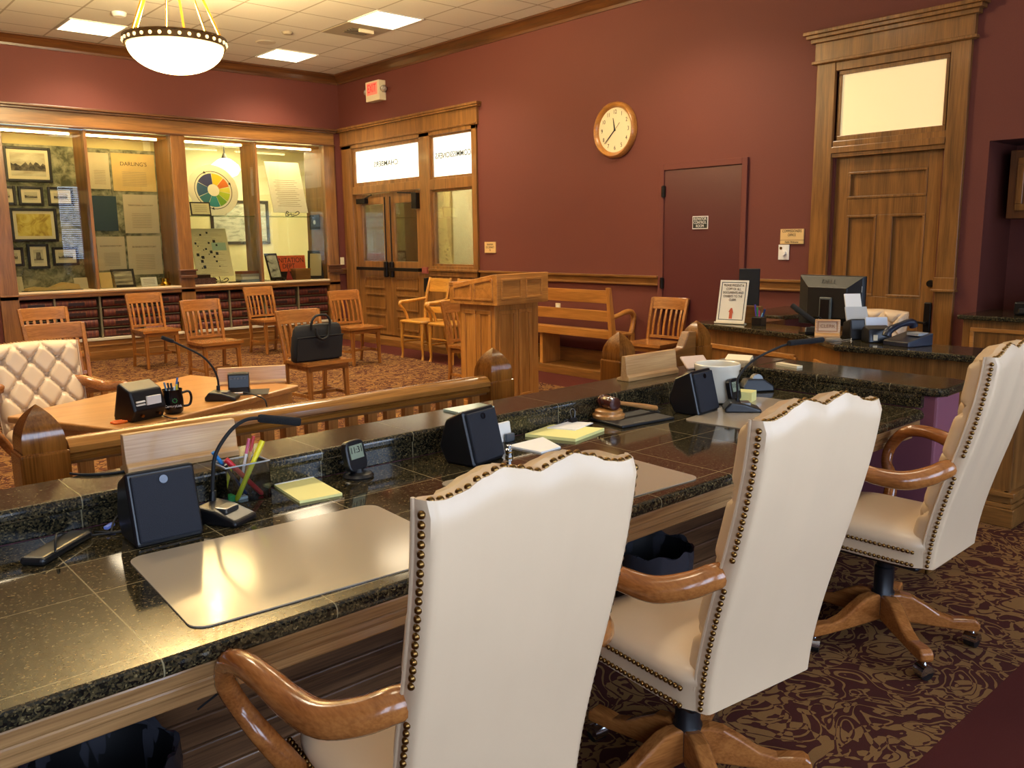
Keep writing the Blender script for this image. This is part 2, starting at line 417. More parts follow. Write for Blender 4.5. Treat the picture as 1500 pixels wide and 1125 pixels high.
# ---- entry doors (structure: door_1) with transoms and sidelight
m = MB()
FX = XR-.03
m.bx(FX, XR+.1, 8.83, 8.93, 0, 3.02)            # right casing
m.bx(FX, XR+.1, 11.92, 12.2, 0, 3.02)          # left casing
m.bx(FX, XR+.1, 9.86, 10.10, .1, 3.02)         # mullion
m.bx(FX, XR+.1, 8.93, 9.86, 2.24, 2.38); m.bx(FX, XR+.1, 10.10, 11.92, 2.27, 2.385)
m.bx(FX, XR+.1, 8.83, 12.2, 2.97, 3.02)
m.bx(FX-.005, XR+.1, 8.80, 12.23, 3.02, 3.24); m.bx(FX-.045, XR, 8.75, 12.26, 3.24, 3.265); m.bx(FX-.06, XR, 8.735, 12.27, 3.265, 3.295); m.bx(FX-.02, XR, 8.81, 12.22, 3.03, 3.05)
m.bx(FX, XR+.1, 8.93, 9.86, 0, 1.19)           # panel below the sidelight
for (a, b, z0, z1, t) in ((8.93, 9.86, 2.38, 2.98, .035), (10.10, 11.92, 2.385, 2.98, .06), (8.93, 9.86, 1.19, 2.24, .03)):
    for q in ((a, b, z0, z0+t), (a, b, z1-t, z1), (a, a+t, z0+t, z1-t), (b-t, b, z0+t, z1-t)): m.bx(XR+.0, XR+.06, *q)
m.bx(FX-.045, XR, 8.80, 9.9, 1.12, 1.15); m.bx(FX-.02, XR, 8.83, 9.88, 1.05, 1.12)
d1 = struct(m.build('door_1', wood('brown', 'z'), bevel=.003))
M_tr = emit('backlit_frosted_glass', (250, 250, 238), 1.0)
g1 = box('transom_pane', M_tr, (XR+.025, XR+.035, 10.16, 11.86, 2.445, 2.92), d1)
g2 = box('transom_pane', M_tr, (XR+.025, XR+.035, 8.965, 9.825, 2.415, 2.945), d1)
M_let = P('grey_lettering', (70, 74, 72), .7)
text('lettering', 'CHAMBERS', .105, M_let, d1, (XR+.022, 11.03, 2.69), RIGHTWALL, mirror=True, sx=1.25, bold=.0015)
text('lettering', 'COMMISSIONERS', .105, M_let, d1, (XR+.022, 9.39, 2.69), RIGHTWALL, mirror=True, sx=.98, bold=.0015)
GL = glass('clear_glass', (244, 246, 238), .8)
box('sidelight_pane', GL, (XR+.028, XR+.034, 8.96, 9.83, 1.22, 2.21), d1)
def leaf(y0, y1, g0, g1_, name):
    l = MB(); lx0, lx1 = XR+.02, XR+.065
    l.bx(lx0, lx1, y0, g0, .11, 2.26); l.bx(lx0, lx1, g1_, y1, .11, 2.26); l.bx(lx0, lx1, g0, g1_, 2.1, 2.26); l.bx(lx0, lx1, g0, g1_, .11, 1.24)
    for z0, z1 in ((.82, 1.0), (.50, .74), (.2, .42)): panel_relief(l, 'x', lx0, g0+.01, g1_-.01, z0, z1, -1, .028, .014)
    o = l.build('door_leaf', wood('brown', 'z'), d1, bevel=.004)
    box('door_glass', GL, (lx0+.02, lx0+.026, g0, g1_, 1.24, 2.1), o)
    b = MB(); b.bx(lx0-.075, lx0-.045, y0+.04, y1-.04, 1.10, 1.15); b.bx(lx0-.05, lx0, y0+.04, y0+.1, 1.1, 1.15); b.bx(lx0-.05, lx0, y1-.1, y1-.04, 1.1, 1.15)
    b.build('panic_bar', M_blackmetal, o, bevel=.004)
    return o, lx0
o, lx = leaf(11.0, 11.9, 11.14, 11.74, 'l')
MB().bx(lx-.06, lx, 11.03, 11.11, 1.0, 1.24).build('latch_case', M_blackmetal, o, bevel=.02); MB().cyl((lx-.02, 11.07, 1.24), (lx-.02, 11.07, 2.2), .01).build('latch_rod', M_blackmetal, o)
c = MB(); c.bx(lx-.07, lx, 11.55, 11.8, 2.12, 2.2); c.bar((lx-.03, 11.6, 2.2), (lx-.1, 11.3, 2.24), .02, .02); c.build('door_closer', M_blackmetal, o, bevel=.006)
o, lx = leaf(10.12, 10.99, 10.27, 10.86, 'r')
MB().bx(lx-.06, lx, 10.88, 10.96, 1.0, 1.24).build('latch_case', M_blackmetal, o, bevel=.02); MB().cyl((lx-.02, 10.92, 1.24), (lx-.02, 10.92, 2.2), .01).build('latch_rod', M_blackmetal, o)
c = MB(); c.bx(lx-.07, lx, 10.18, 10.3, 2.0, 2.22); c.bar((lx-.03, 10.25, 2.22), (lx-.1, 10.6, 2.24), .02, .02); c.build('door_closer', M_blackmetal, o, bevel=.006)
tag(box('alarm_box', P('red_plate', (140, 70, 60), .5), (FX-.03, FX, 9.95, 10.07, 1.08, 1.17)), 'small reddish alarm plate on the mullion beside the double doors', 'alarm')
tag(MB().bx(FX-.05, FX, 9.93, 10.01, .82, 1.02).build('door_holder', M_black, bevel=.008), 'black door holder on the post right of the double doors', 'door holder')

# ---- hallway seen through the glass
M_hall = P('cream_paint', (232, 222, 178), .8); M_hallf = P('hall_tile', (120, 90, 60), .5)
for q in ((9.3, 9.4, 7.0, 15.0), (4.4, 9.4, 15.0, 15.1), (X2, 9.4, 6.95, 7.0), (4.4, 4.5, 12.9, 15.0)): struct(box('wall_hallway', M_hall, (*q, 0, 3.2)))
w = MB(); w.bx(X2, 9.4, 7.0, 15.1, 0, .09); w.bx(4.4, X2, 12.95, 15.1, 0, .09); struct(w.build('floor_hallway', M_hallf))
w = MB(); w.bx(X2, 9.4, 7.0, 15.1, 3.2, 3.26); w.bx(4.4, X2, 12.9, 15.1, 3.2, 3.26); struct(w.build('ceiling_hallway', P('hall_ceiling', (230, 226, 214), .9)))
m = MB(); m.bx(9.22, 9.30, 14.05, 14.98, .09, 2.4)
for y0, y1, z0, z1 in ((14.15, 14.88, 1.9, 2.2), (14.15, 14.48, .9, 1.75), (14.55, 14.88, .9, 1.75)): panel_relief(m, 'x', 9.22, y0, y1, z0, z1, -1, .03, .015)
struct(m.build('door_4', wood('brown', 'z'), bevel=.004))
tag(box('notice_panel', wood('dark', 'z'), (9.26, 9.29, 13.05, 13.95, .09, 2.5)), 'brown wooden panel in the hallway behind the right door leaf', 'panel')
tag(box('marble_panel', P('tan_stone', (196, 172, 110), .6, noise=.2, nscale=6), (9.26, 9.29, 12.05, 12.7, .09, 2.7)), 'tan stone panel in the hallway behind the sidelight glass', 'panel')
for i, (x, y) in enumerate(((8.3, 9.2), (8.3, 12.0), (6.4, 14.2))):
    t = thing('hallway_light', ('hallway ceiling light panel behind the sidelight', 'hallway ceiling light panel behind the double doors', 'hallway ceiling light panel behind the display cabinet')[i], 'ceiling light', (x, y, 3.2))
    box('light_frame', M_white, (-.32, .32, -.32, .32, -.03, 0), t); box('diffuser', (emit('hall_lamp', (255, 240, 208), 150) if i < 2 else emit('hall_lamp_far', (255, 240, 208), 60)), (-.28, .28, -.28, .28, -.036, -.028), t)

# ---- maroon service door (door_2)
m = MB()
for q in ((4.75, 4.81, 0, 2.295), (5.75, 5.81, 0, 2.295), (4.81, 5.75, 2.235, 2.295)): m.bx(XR-.03, XR, *q)
d2 = struct(m.build('door_2', M_wall, bevel=.004))
box('door_leaf', M_mdoor, (XR-.018, XR, 4.815, 5.745, .01, 2.23), d2, bevel=.003)
for z in (1.07, 2.02): MB().cyl((XR-.03, 5.755, z-.06), (XR-.03, 5.755, z+.06), .013).bx(XR-.032, XR-.02, 5.73, 5.78, z-.055, z+.055).build('hinge', M_blackmetal, d2)
s = thing('door_sign', 'small black sign with white border lettered ELEVATOR CONTROL ROOM on maroon door', 'sign', (XR-.02, 5.282, 1.692))
box('sign_board', M_white, (-.006, 0, -.094, .094, -.064, .064), s); box('sign_field', P('sign_black', (36, 40, 34), .5), (-.008, -.005, -.086, .086, -.056, .056), s)
text('lettering', 'ELEVATOR\nCONTROL\nROOM', .04, M_white, s, (-.009, 0, 0), RIGHTWALL, sx=.8, lead=.88)

# ---- office door (door_3)
m = MB(); FX = XR-.035
m.bx(FX, XR+.12, 3.90, 4.07, 0, 3.02); m.bx(FX, XR+.12, 2.79, 2.94, 0, 3.02)
m.bx(FX+.01, XR+.12, 2.94, 3.90, 2.22, 2.36); m.bx(FX-.01, XR, 2.94, 3.90, 2.255, 2.31); m.bx(FX+.01, XR+.12, 2.94, 3.90, 2.95, 3.02)
m.bx(FX-.01, XR+.1, 2.77, 4.09, 3.02, 3.21); m.bx(FX-.03, XR, 2.75, 4.11, 3.025, 3.05); m.bx(FX-.04, XR, 2.74, 4.12, 3.20, 3.235); m.bx(FX-.07, XR, 2.71, 4.15, 3.235, 3.265); m.bx(FX-.09, XR, 2.69, 4.17, 3.265, 3.295)
m.bx(FX-.02, XR, 3.89, 4.08, 1.10, 1.20); m.bx(FX-.035, XR, 3.88, 4.09, 1.085, 1.105); m.bx(FX-.02, XR, 2.78, 2.95, 1.10, 1.20); m.bx(FX-.035, XR, 2.77, 2.96, 1.085, 1.105)
for q in ((2.94, 3.90, 2.36, 2.405), (2.94, 3.90, 2.915, 2.95), (2.94, 2.985, 2.405, 2.915), (3.855, 3.90, 2.405, 2.915)): m.bx(XR, XR+.05, *q)
d3 = struct(m.build('door_3', wood('brown', 'z'), bevel=.004))
box('transom_pane', emit('cream_frosted_glass', (238, 216, 164), .52), (XR+.02, XR+.03, 2.985, 3.855, 2.405, 2.915), d3).data.materials[0].node_tree.nodes['Principled BSDF'].inputs['Roughness'].default_value = .05
l = MB(); lx0, lx1 = XR+.03, XR+.075
l.bx(lx0, lx1, 3.76, 3.90, .01, 2.22); l.bx(lx0, lx1, 2.94, 3.08, .01, 2.22); l.bx(lx0, lx1, 3.08, 3.76, 2.09, 2.22); l.bx(lx0, lx1, 3.08, 3.76, 1.72, 1.86); l.bx(lx0, lx1, 3.08, 3.76, .01, 1.02); l.bx(lx0, lx1, 3.37, 3.49, 1.02, 1.72)
l.bx(lx0+.02, lx1, 3.08, 3.76, .9, 2.2)
for a, b, z0, z1 in ((3.08, 3.76, 1.86, 2.09), (3.49, 3.76, 1.02, 1.72), (3.08, 3.37, 1.02, 1.72)): panel_relief(l, 'x', lx0+.01, a, b, z0, z1, -1, .022, .016)
lf = l.build('door_leaf', wood('brown', 'z'), d3, bevel=.004)
k = MB(); k.bx(lx0-.02, lx0, 2.975, 3.035, .74, .99); k.build('lock_plate', M_blackmetal, lf, bevel=.009)
k = MB(); k.cyl((lx0-.01, 3.005, .82), (lx0-.06, 3.005, .82), .012); k.bar((lx0-.055, 3.01, .82), (lx0-.055, 3.13, .83), .016, .018); k.build('lever_handle', M_blackmetal, lf, bevel=.004)
MB().cyl((lx0-.025, 3.0, 1.145), (lx0, 3.0, 1.145), .026, .03).build('deadbolt', M_blackmetal, lf)

# ---- wall fittings
def plate(name, label, cat, y, z, w_, h, mat, d=.012):
    return thing(name, label, cat, (XR, y, z))
s = plate('wall_sign', 'tan engraved sign beside the office door lettered COMMISSIONERS OFFICE', 'sign', 4.26, 1.543, 0, 0, None)
m = MB().bx(-.014, 0, -.118, .118, -.032, .068); m.bx(-.014, 0, -.118, .118, -.068, -.036); m.build('sign_board', P('tan_plate', (214, 178, 118), .5), s)
text('lettering', 'COMMISSIONERS\nOFFICE', .036, M_ink, s, (-.0145, 0, .03), RIGHTWALL, sx=.72); text('lettering', 'Public Welcome', .026, M_ink, s, (-.0145, 0, -.052), RIGHTWALL, sx=.8)
s = plate('dimmer_dial', 'white volume dial plate below the commissioners office sign', 'dial', 4.34, 1.398, 0, 0, None)
box('cover_plate', M_white, (-.012, 0, -.055, .055, -.07, .07), s, .003); MB().cyl((-.012, -.008, -.008), (-.035, -.008, -.008), .024, .02).build('knob', M_white, s, smooth=True); MB().cyl((-.012, .028, .038), (-.016, .028, .038), .013).build('indicator', M_brass, s)
s = plate('wall_sign', 'small tan sign on maroon wall right of the sidelight', 'sign', 8.6, 1.448, 0, 0, None)
box('sign_board', P('tan_plate', (214, 178, 118), .5), (-.012, 0, -.11, .11, -.07, .07), s); text('lettering', 'MAXIMUM\nOCCUPANCY\n75', .036, M_ink, s, (-.013, 0, 0), RIGHTWALL, sx=.75)
s = thing('light_switch', 'small cream light switch on the maroon strip left of the double doors', 'switch', (7.19, YB, 1.235)); box('cover_plate', M_cream, (-.035, .035, -.01, 0, -.058, .058), s, .002); box('toggle', M_cream, (-.006, .006, -.02, -.01, -.012, .012), s)
s = thing('wall_outlet', 'cream power outlet low on maroon wall behind the bench', 'outlet', (XR, 7.35, .72)); box('cover_plate', M_cream, (-.008, 0, -.04, .04, -.06, .06), s, .002); m = MB(); m.bx(-.010, -.008, -.015, .015, .01, .04); m.bx(-.010, -.008, -.015, .015, -.04, -.01); m.build('socket', M_white, s)
# clock
ck = thing('wall_clock', 'round oak wall clock with cream dial and black numerals', 'clock', (XR, 6.44, 2.71))
rim = MB(); n = 64; pr = [(.0, .232), (.03, .238), (.045, .25), (.06, .262), (.065, .275), (.05, .292), (.02, .298), (0, .298)]
rim.rings([[(-x, r*math.cos(2*PI*i/n), r*math.sin(2*PI*i/n)) for i in range(n)] for x, r in pr], cap=False); rim.build('clock_rim', wood('gold', 'y'), ck, smooth=True)
MB().cyl((-.018, 0, 0), (-.022, 0, 0), .24, n=64).build('clock_face', P('cream_dial', (234, 214, 172), .6), ck)
nums = None
for h in range(1, 13):
    a = PI/2-h*PI/6
    text('numeral', str(h), .062, M_ink, ck, (-.0225, -.19*math.cos(a), .19*math.sin(a)), RIGHTWALL, sx=.8)
def hand(name, ang, L, w_, back, wide=None):
    a = PI/2-ang; d = Vector((0, -math.cos(a), math.sin(a)))
    return MB().bar(Vector((-.027, 0, 0))-d*back, Vector((-.027, 0, 0))+d*L, w_, .002, (1, 0, 0), w1=w_*.3).build(name, M_ink, ck)
hand('hour_hand', 2*PI*(11+38/60)/12, .13, .02, .01); hand('minute_hand', 2*PI*38/60, .20, .014, .012); sh = hand('second_hand', 2*PI*37.3/60, .19, .004, .1)
MB().cyl((-.024, 0, 0), (-.03, 0, 0), .012).build('hub', M_ink, ck)
# exit sign
ex = thing('exit_sign', 'white emergency exit sign lettered EXIT in red with two lamp heads', 'sign', (7.13, 11.10, 3.72))
box('housing', P('sign_white', (222, 206, 170), .5), (0, .12, -.18, .18, -.14, .14), ex, .006)
box('lit_panel', emit('exit_glow', (240, 120, 96), .55), (-.004, .002, -.13, .14, -.055, .115), ex)
text('lettering', 'EXIT', .165, emit('exit_red', (255, 12, 10), .9), ex, (-.006, .005, .03), RIGHTWALL, sx=.68)
for sy in (-1, 1): MB().ball((.05, sy*.225, .01), .05, 14, 10).cyl((.05, sy*.17, .01), (.05, sy*.2, .01), .02).build('lamp_head', P('lamp_glass', (190, 180, 165), .15, .5), ex, smooth=True)

# ---- niche at the far right
nc = thing('base_cabinet', 'oak base cabinet with granite top in the niche right of the office door', 'cabinet', (6.95, 1.8, 0))
box('body', wood('brown', 'z'), (0, .62, -.72, .80, 0, .90), nc, .004); m = MB()
for a, b in ((-.66, -.02), (.04, .74)): panel_relief(m, 'x', 0, a, b, .5, .84, -1, .03, .018); panel_relief(m, 'x', 0, a, b, .1, .44, -1, .03, .018)
m.build('drawer_molding', wood('gold', 'y'), nc, bevel=.004); box('granite_top', M_granite, (-.05, .65, -.75, .83, .90, .935), nc, .008)
uc = thing('wall_cabinet', 'dark oak wall cabinet high in the niche at the right edge', 'cabinet', (7.42, 1.8, 1.66))
box('body', wood('dark', 'z'), (0, .36, -.7, .72, 0, .52), uc, .004); m = MB(); panel_relief(m, 'x', 0, .02, .66, .06, .46, -1, .05, .016); panel_relief(m, 'x', 0, -.66, -.03, .06, .46, -1, .05, .016); m.build('door_molding', wood('brown', 'z'), uc, bevel=.004)
pr_ = thing('printer', 'black desktop printer on the granite counter in the niche', 'printer', (7.3, 1.95, .935))
m = MB(); m.bx(-.18, .2, -.3, .36, 0, .1); m.bx(-.1, .2, -.3, .12, .1, .24); m.build('body', M_black, pr_, .012); box('paper_tray', M_mblack, (-.26, -.18, -.2, .3, .02, .06), pr_, .006); box('label_sticker', M_white, (-.103, -.1, -.02, .04, .13, .15), pr_)

# ---- ceiling fittings
LITE = emit('lamp_diffuser', (255, 236, 200), 8)
def troffer(x, y, label, pw=54):
    t = thing('ceiling_light', label, 'ceiling light', (x, y, CEIL), group='recessed square ceiling lights')
    MB().rectframe(-.32, .32, -.32, .32, .02, 0, .012).build('light_frame', M_white, t).rotation_euler = (-PI/2, 0, 0)
    box('diffuser', LITE, (-.3, .3, -.3, .3, -.006, -.001), t)
    al = bpy.data.lights.new('troffer_lamp', 'AREA'); al.shape = 'SQUARE'; al.size = .58; al.energy = pw; al.color = (1, .82, .55); al.spread = math.radians(125)
    ao = bpy.data.objects.new('troffer_lamp', al); COL.objects.link(ao); ao.parent = t; ao.location = (0, 0, -.012)
troffer(5.92, 8.87, 'square recessed ceiling light beside the air vent'); troffer(5.92, 11.35, 'square recessed ceiling light nearest the corner above the display'); troffer(3.38, 11.35, 'square recessed ceiling light left of the hanging bowl lamp')
for x, y in ((.83, 5.2), (3.38, 5.2), (5.92, 5.2), (5.92, 2.0), (3.38, 2.0), (.83, 2.0)):  # unseen lights added for the lighting; the weak row warms the chair seats
    troffer(x, y, 'square recessed ceiling light on the judges desk side of the room', 54 if y > 3 else 6)
troffer(.83, 8.87, 'unseen square ceiling light added overhead at left')  # one more added light out of view
vt = thing('air_vent', 'square ceiling air vent with louvers beside a light', 'vent', (5.92, 9.51, CEIL))
box('vent_plate', P('vent_tan', (150, 134, 112), .6), (-.31, .31, -.31, .31, -.012, -.002), vt)
m = MB()
for k in range(4): m.bx(-.14+k*.0, .14, -.12+k*.06, -.09+k*.06, -.03, -.012)
m.build('louver', P('louver_tan', (96, 84, 68), .5), vt); box('louver_hood', M_cream, (-.05, .15, -.15, -.12, -.05, -.012), vt)
t = thing('smoke_detector', 'small round smoke detector on ceiling left of the bowl lamp', 'smoke detector', (3.42, 10.45, CEIL)); MB().lathe([(.06, -.045), (.075, -.03), (.08, -.001)], 24).build('casing', M_white, t, smooth=True)
t = thing('ceiling_speaker', 'flat round ceiling speaker grille between two square lights', 'speaker', (5.33, 10.78, CEIL)); MB().lathe([(.11, -.012), (.13, -.001)], 28).build('grille', P('grille_cream', (188, 176, 156), .7), t)
t = thing('sprinkler', 'small round recessed sprinkler cap near the air vent', 'sprinkler', (5.3, 10.12, CEIL)); MB().lathe([(.045, -.03), (.07, -.001)], 20).build('cap', P('cap_tan', (160, 146, 124), .5), t)
# pendant
pd = thing('pendant_lamp', 'hanging white glass bowl lamp with bronze rim and brass rods', 'lamp', (3.0, 7.78, 3.25))
pr = [(.40, .0)]+[(.40*math.cos(a), -.235*math.sin(a)) for a in [PI/2*k/12 for k in range(1, 12)]]+[(.01, -.235)]
MB().lathe(pr, 48, cap=False).build('bowl', emit('bowl_glass', (255, 222, 150), 14), pd, smooth=True)
m = MB().rings([[(r*math.cos(2*PI*i/64), r*math.sin(2*PI*i/64), z) for i in range(64)] for r, z in ((.40, -.012), (.422, -.012), (.422, .05), (.43, .055), (.43, .062), (.40, .062), (.40, -.012))], cap=False)
rimo = m.build('rim', P('bronze_rim', (96, 72, 40), .4, .6), pd, smooth=True)
m = MB()
for i in range(34):
    a = 2*PI*i/34; m.ball((.422*math.cos(a), .422*math.sin(a), .02), .016, 10, 6)
m.build('rim_studs', emit('pearl_stud', (255, 230, 170), 1.6), rimo, smooth=True)
for i in range(6):
    a = 2*PI*i/6+.35; MB().cyl((.40*math.cos(a), .40*math.sin(a), .05), (.09*math.cos(a), .09*math.sin(a), .80), .011, n=10).build('rod', M_gold, pd, smooth=True)
MB().lathe([(.12, .855), (.12, .82), (.06, .79), (.02, .78)], 28).build('canopy', M_gold, pd, smooth=True)
pl = bpy.data.lights.new('bowl_uplight', 'POINT'); pl.energy = 800; pl.color = (1, .8, .42); pl.shadow_soft_size = .12
po = bpy.data.objects.new('bowl_uplight', pl); COL.objects.link(po); po.parent = pd; po.location = (0, 0, .12)

# ------------------------------------------------------------------ display cabinet in the back wall
DC = (4.7, YB, 0)
def W(loc=DC):
    m = MB(); m.M = Matrix.Translation(-Vector(loc)); return m
dc = thing('display_cabinet', 'wide built-in oak display cabinet with lit glass bays above book shelves', 'cabinet', DC)
y0 = YB-.03
W().bx(2.28, 7.12, y0, YB+.1, 3.04, 3.24).build('header', wood('brown', 'x'), dc, bevel=.004)
m = W(); m.bx(2.28, 7.14, y0-.05, YB+.02, 3.225, 3.255); m.bx(2.28, 7.15, y0-.075, YB+.02, 3.255, 3.285); m.bx(2.28, 7.13, y0-.02, YB+.02, 3.03, 3.055)
m.build('cornice', wood('dark', 'x'), dc, bevel=.006)
for a, b in ((2.28, 2.49), (4.55, 4.75), (6.93, 7.12)):
    m = W(); m.bx(a, b, y0, YB+.62, .3, 3.04); m.build('post', wood('brown', 'z'), dc, bevel=.004)
    if a > 4:
        m = W(); m.bx(a-.02, b+.02, y0-.06, y0, 1.06, 1.10); m.bx(a-.01, b+.01, y0-.045, y0, 1.10, 1.16); m.bx(a-.03, b+.03, y0-.07, y0, 1.16, 1.18); m.build('bracket', wood('dark', 'x'), dc, bevel=.004)
for a in (3.43, 5.785): W().bx(a, a+.038, YB-.02, YB+.48, .95, 3.02).build('partition', wood('brown', 'z'), dc, bevel=.003)
m = W(); m.bx(2.28, 7.12, YB+.12, YB+.64, 2.99, 3.03); m.build('case_ceiling', wood('gold', 'x'), dc)
m = W(); m.bx(2.49, 4.55, YB-.04, YB+.64, .93, .955); m.bx(4.75, 6.93, YB-.04, YB+.64, .93, .955); m.build('sill', P('sill_lit_tone', (222, 200, 164), .35), dc, bevel=.004)  # sill wood paler: the light falling on it is put into the colour
m = W(); m.bx(2.28, 7.12, y0, YB+.05, .86, .93); m.bx(2.28, 7.12, y0-.02, YB, .905, .925); m.build('sill_rail', wood('brown', 'x'), dc, bevel=.004)
m = W(); m.bx(2.28, 7.12, y0, YB+.6, 0, .27); m.bx(2.28, 7.12, y0-.02, YB, .0, .12); m.bx(2.28, 7.12, y0-.012, YB, .19, .21); m.build('base', wood('brown', 'x'), dc, bevel=.004)
m = W(); m.bx(2.49, 4.55, y0-.02, YB+.6, .27, .30); m.bx(4.75, 6.93, y0-.02, YB+.6, .27, .30); m.build('book_shelf', P('pale_edge', (196, 186, 166), .5), dc, bevel=.002)
m = W(); m.bx(2.28, 7.12, YB+.45, YB+.5, .27, .93); m.build('back_board', M_mblack, dc)
for x in (2.90, 3.455, 4.01, 5.265, 5.825, 6.385): W().bx(x-.012, x+.012, YB, YB+.45, .30, .86).build('divider', P('shelf_steel', (120, 112, 88), .5, .4), dc)
W().bx(2.49, 4.55, YB+.605, YB+.63, .955, 2.86).build('fabric_board', marble_fabric(), dc)
W().bx(2.49, 4.55, YB+.63, YB+.65, .955, 2.99).build('bay_back', P('case_wall', (208, 190, 130), .8), dc)
for a, b in ((2.49, 3.43), (3.468, 4.55), (4.75, 5.785), (5.823, 6.93)):
    W().bx(a, b, YB+.03, YB+.036, .955, 3.03).build('glass_pane', GL, dc)
    W().bx(a+.02, b-.12, YB+.15, YB+.18, 2.965, 2.985).build('strip_light', emit('case_tube', (255, 226, 160), 55), dc)
for a, b in ((4.75, 5.785), (5.823, 6.93)):
    W().bx(a+.003, b-.003, YB+.1, YB+.52, 1.935, 1.943).build('glass_shelf', glass('green_glass', (206, 226, 206), .8), dc)
W().bx(4.75, 6.93, YB+.61, YB+.617, .955, 3.03).build('rear_glass', GL, dc)

# record books lying flat
SPINE = pic_mat('maroon_calf', ((64, 20, 18), (96, 34, 28)), 12, .2, (4, 1, 1)); BAND = P('gilt_band', (104, 54, 34), .4, .3)
def record_book():
    t = thing('record_book', '', 'book', (0, 0, 0), group='leather record books lying on the cabinet shelves')
    wd, h = .50, .112
    m = MB(); pts = [(-.0, -h/2)]+[(-.035*math.sin(PI*k/10), -h/2*math.cos(PI*k/10)) for k in range(1, 10)]+[(0, h/2), (.40, h/2), (.40, -h/2)]
    m.prism([(p[0], p[1]+h/2) for p in pts], 'x', -wd/2, wd/2)
    m.build('cover', SPINE, t, bevel=.004)
    m = MB()
    for k in range(9):
        x = -wd/2+.03+k*(wd-.06)/8; ww = .006 if k % 2 else .01
        ar = [(-.038*math.sin(PI*j/10), h/2-(h/2-.004)*math.cos(PI*j/10)) for j in range(1, 10)]
        m.prism(ar+[(.0, h/2)], 'x', x-ww, x+ww)
    m.build('gilt_bands', BAND, t, smooth=True)
    m = MB().bx(-.1, .1, -.0395, -.034, .035, .075); m.build('title_label', P('title_black', (38, 16, 14), .4), t)
    return t
rb = None
cols = [(2.70, 'leftmost', 'left'), (3.175, 'second', 'left'), (3.735, 'third', 'left'), (4.275, 'rightmost', 'left'), (5.01, 'leftmost', 'right'), (5.545, 'second', 'right'), (6.105, 'third', 'right'), (6.655, 'rightmost', 'right')]
for cx, cn, side in cols:
    for r, rn in enumerate(('bottom', 'third', 'second', 'topmost')):
        loc = (cx+R_.uniform(-.012, .012), YB+.05+R_.uniform(0, .03), .302+r*.137)
        lab = '%s maroon record book, %s stack under the %s pair of display windows' % (rn, cn, side)
        if rb is None: rb = record_book(); rb.location = loc; rb['label'] = lab
        else: dup(rb, loc, 0, lab)
# shelf plates between the book rows
for cx, cn, side in cols:
    for r in (1, 2, 3): W().bx(cx-.255, cx+.255, YB+.03, YB+.45, .302+r*.137-.012, .302+r*.137-.006).build('roller_shelf', P('shelf_steel', (120, 112, 88), .5, .4), dc)

# framed pictures on the marbled board
M_bf = P('black_frame', (30, 20, 16), .35); M_mat = P('cream_mat', (226, 214, 182), .8)
GREY = ((60, 54, 46), (150, 140, 120), (210, 200, 172))
def picture(cx, cz, w_, h_, label, cols_, y=YB+.60, ft=.035, mt=.04, scale=6, dist=.4, stretch=(1, 1, 4)):
    t = thing('framed_picture', label, 'picture', (cx, y, cz-h_/2), group='framed pictures on the marbled board')
    m = MB().rectframe(-w_/2, w_/2, 0, h_, ft, -.03, 0); m.build('frame', M_bf, t, bevel=.006)
    box('mat_board', M_mat, (-w_/2+ft, w_/2-ft, -.014, -.004, ft, h_-ft), t)
    x0_, x1_, z0_, z1_ = -w_/2+ft+mt, w_/2-ft-mt, ft+mt, h_-ft-mt
    if cols_ is GREY:
        pr_ = box('print', pic_mat('sky_'+label[:22], ((176, 166, 140), (214, 206, 180)), 4, .3, (1, 1, 3)), (x0_, x1_, -.017, -.013, z0_, z1_), t)
        n_ = 14; rr_ = random.Random(label); top_ = [(x1_-(x1_-x0_)*k/n_, z0_+(z1_-z0_)*(rr_.uniform(.4, .62) if 'building' not in label else (.8 if 4 <= k <= 10 else .3))) for k in range(n_+1)]
        MB().prism([(x0_, z0_+(z1_-z0_)*.22), (x1_, z0_+(z1_-z0_)*.22)]+top_, 'y', -.0185, -.017).build('landscape', pic_mat('land_'+label[:22], ((36, 32, 28), (120, 110, 92)), scale*4, .6, (1, 1, 1)), pr_)
    else: box('print', pic_mat('print_'+label[:18], cols_, scale, dist, stretch), (x0_, x1_, -.017, -.013, z0_, z1_), t)
    return t
picture(2.89, 2.60, .56, .45, 'largest framed photograph of a distant shoreline, top of the marbled board', GREY, stretch=(.6, 1, 6))
picture(2.575, 2.195, .27, .25, 'small framed photograph cut by the left edge, upper row of the board', GREY)
picture(2.885, 2.195, .30, .25, 'small framed photograph in the middle of the upper row of three', GREY, scale=9)
picture(3.245, 2.195, .32, .25, 'small framed photograph at the right of the upper row of three', GREY, scale=11)
picture(2.89, 1.815, .56, .44, 'black framed yellow map in the middle of the marbled board', ((170, 140, 50), (214, 190, 84), (226, 206, 110)), scale=5, dist=2.5, stretch=(1, 1, 1))
picture(2.60, 1.40, .25, .25, 'small framed photograph at the left of the lower row of three', GREY)
picture(2.90, 1.40, .265, .33, 'upright framed photograph of a building in the lower row', GREY, scale=8, stretch=(2, 1, 2))
picture(3.235, 1.395, .33, .25, 'small framed photograph of a hillside at the right of the lower row', GREY, scale=4)
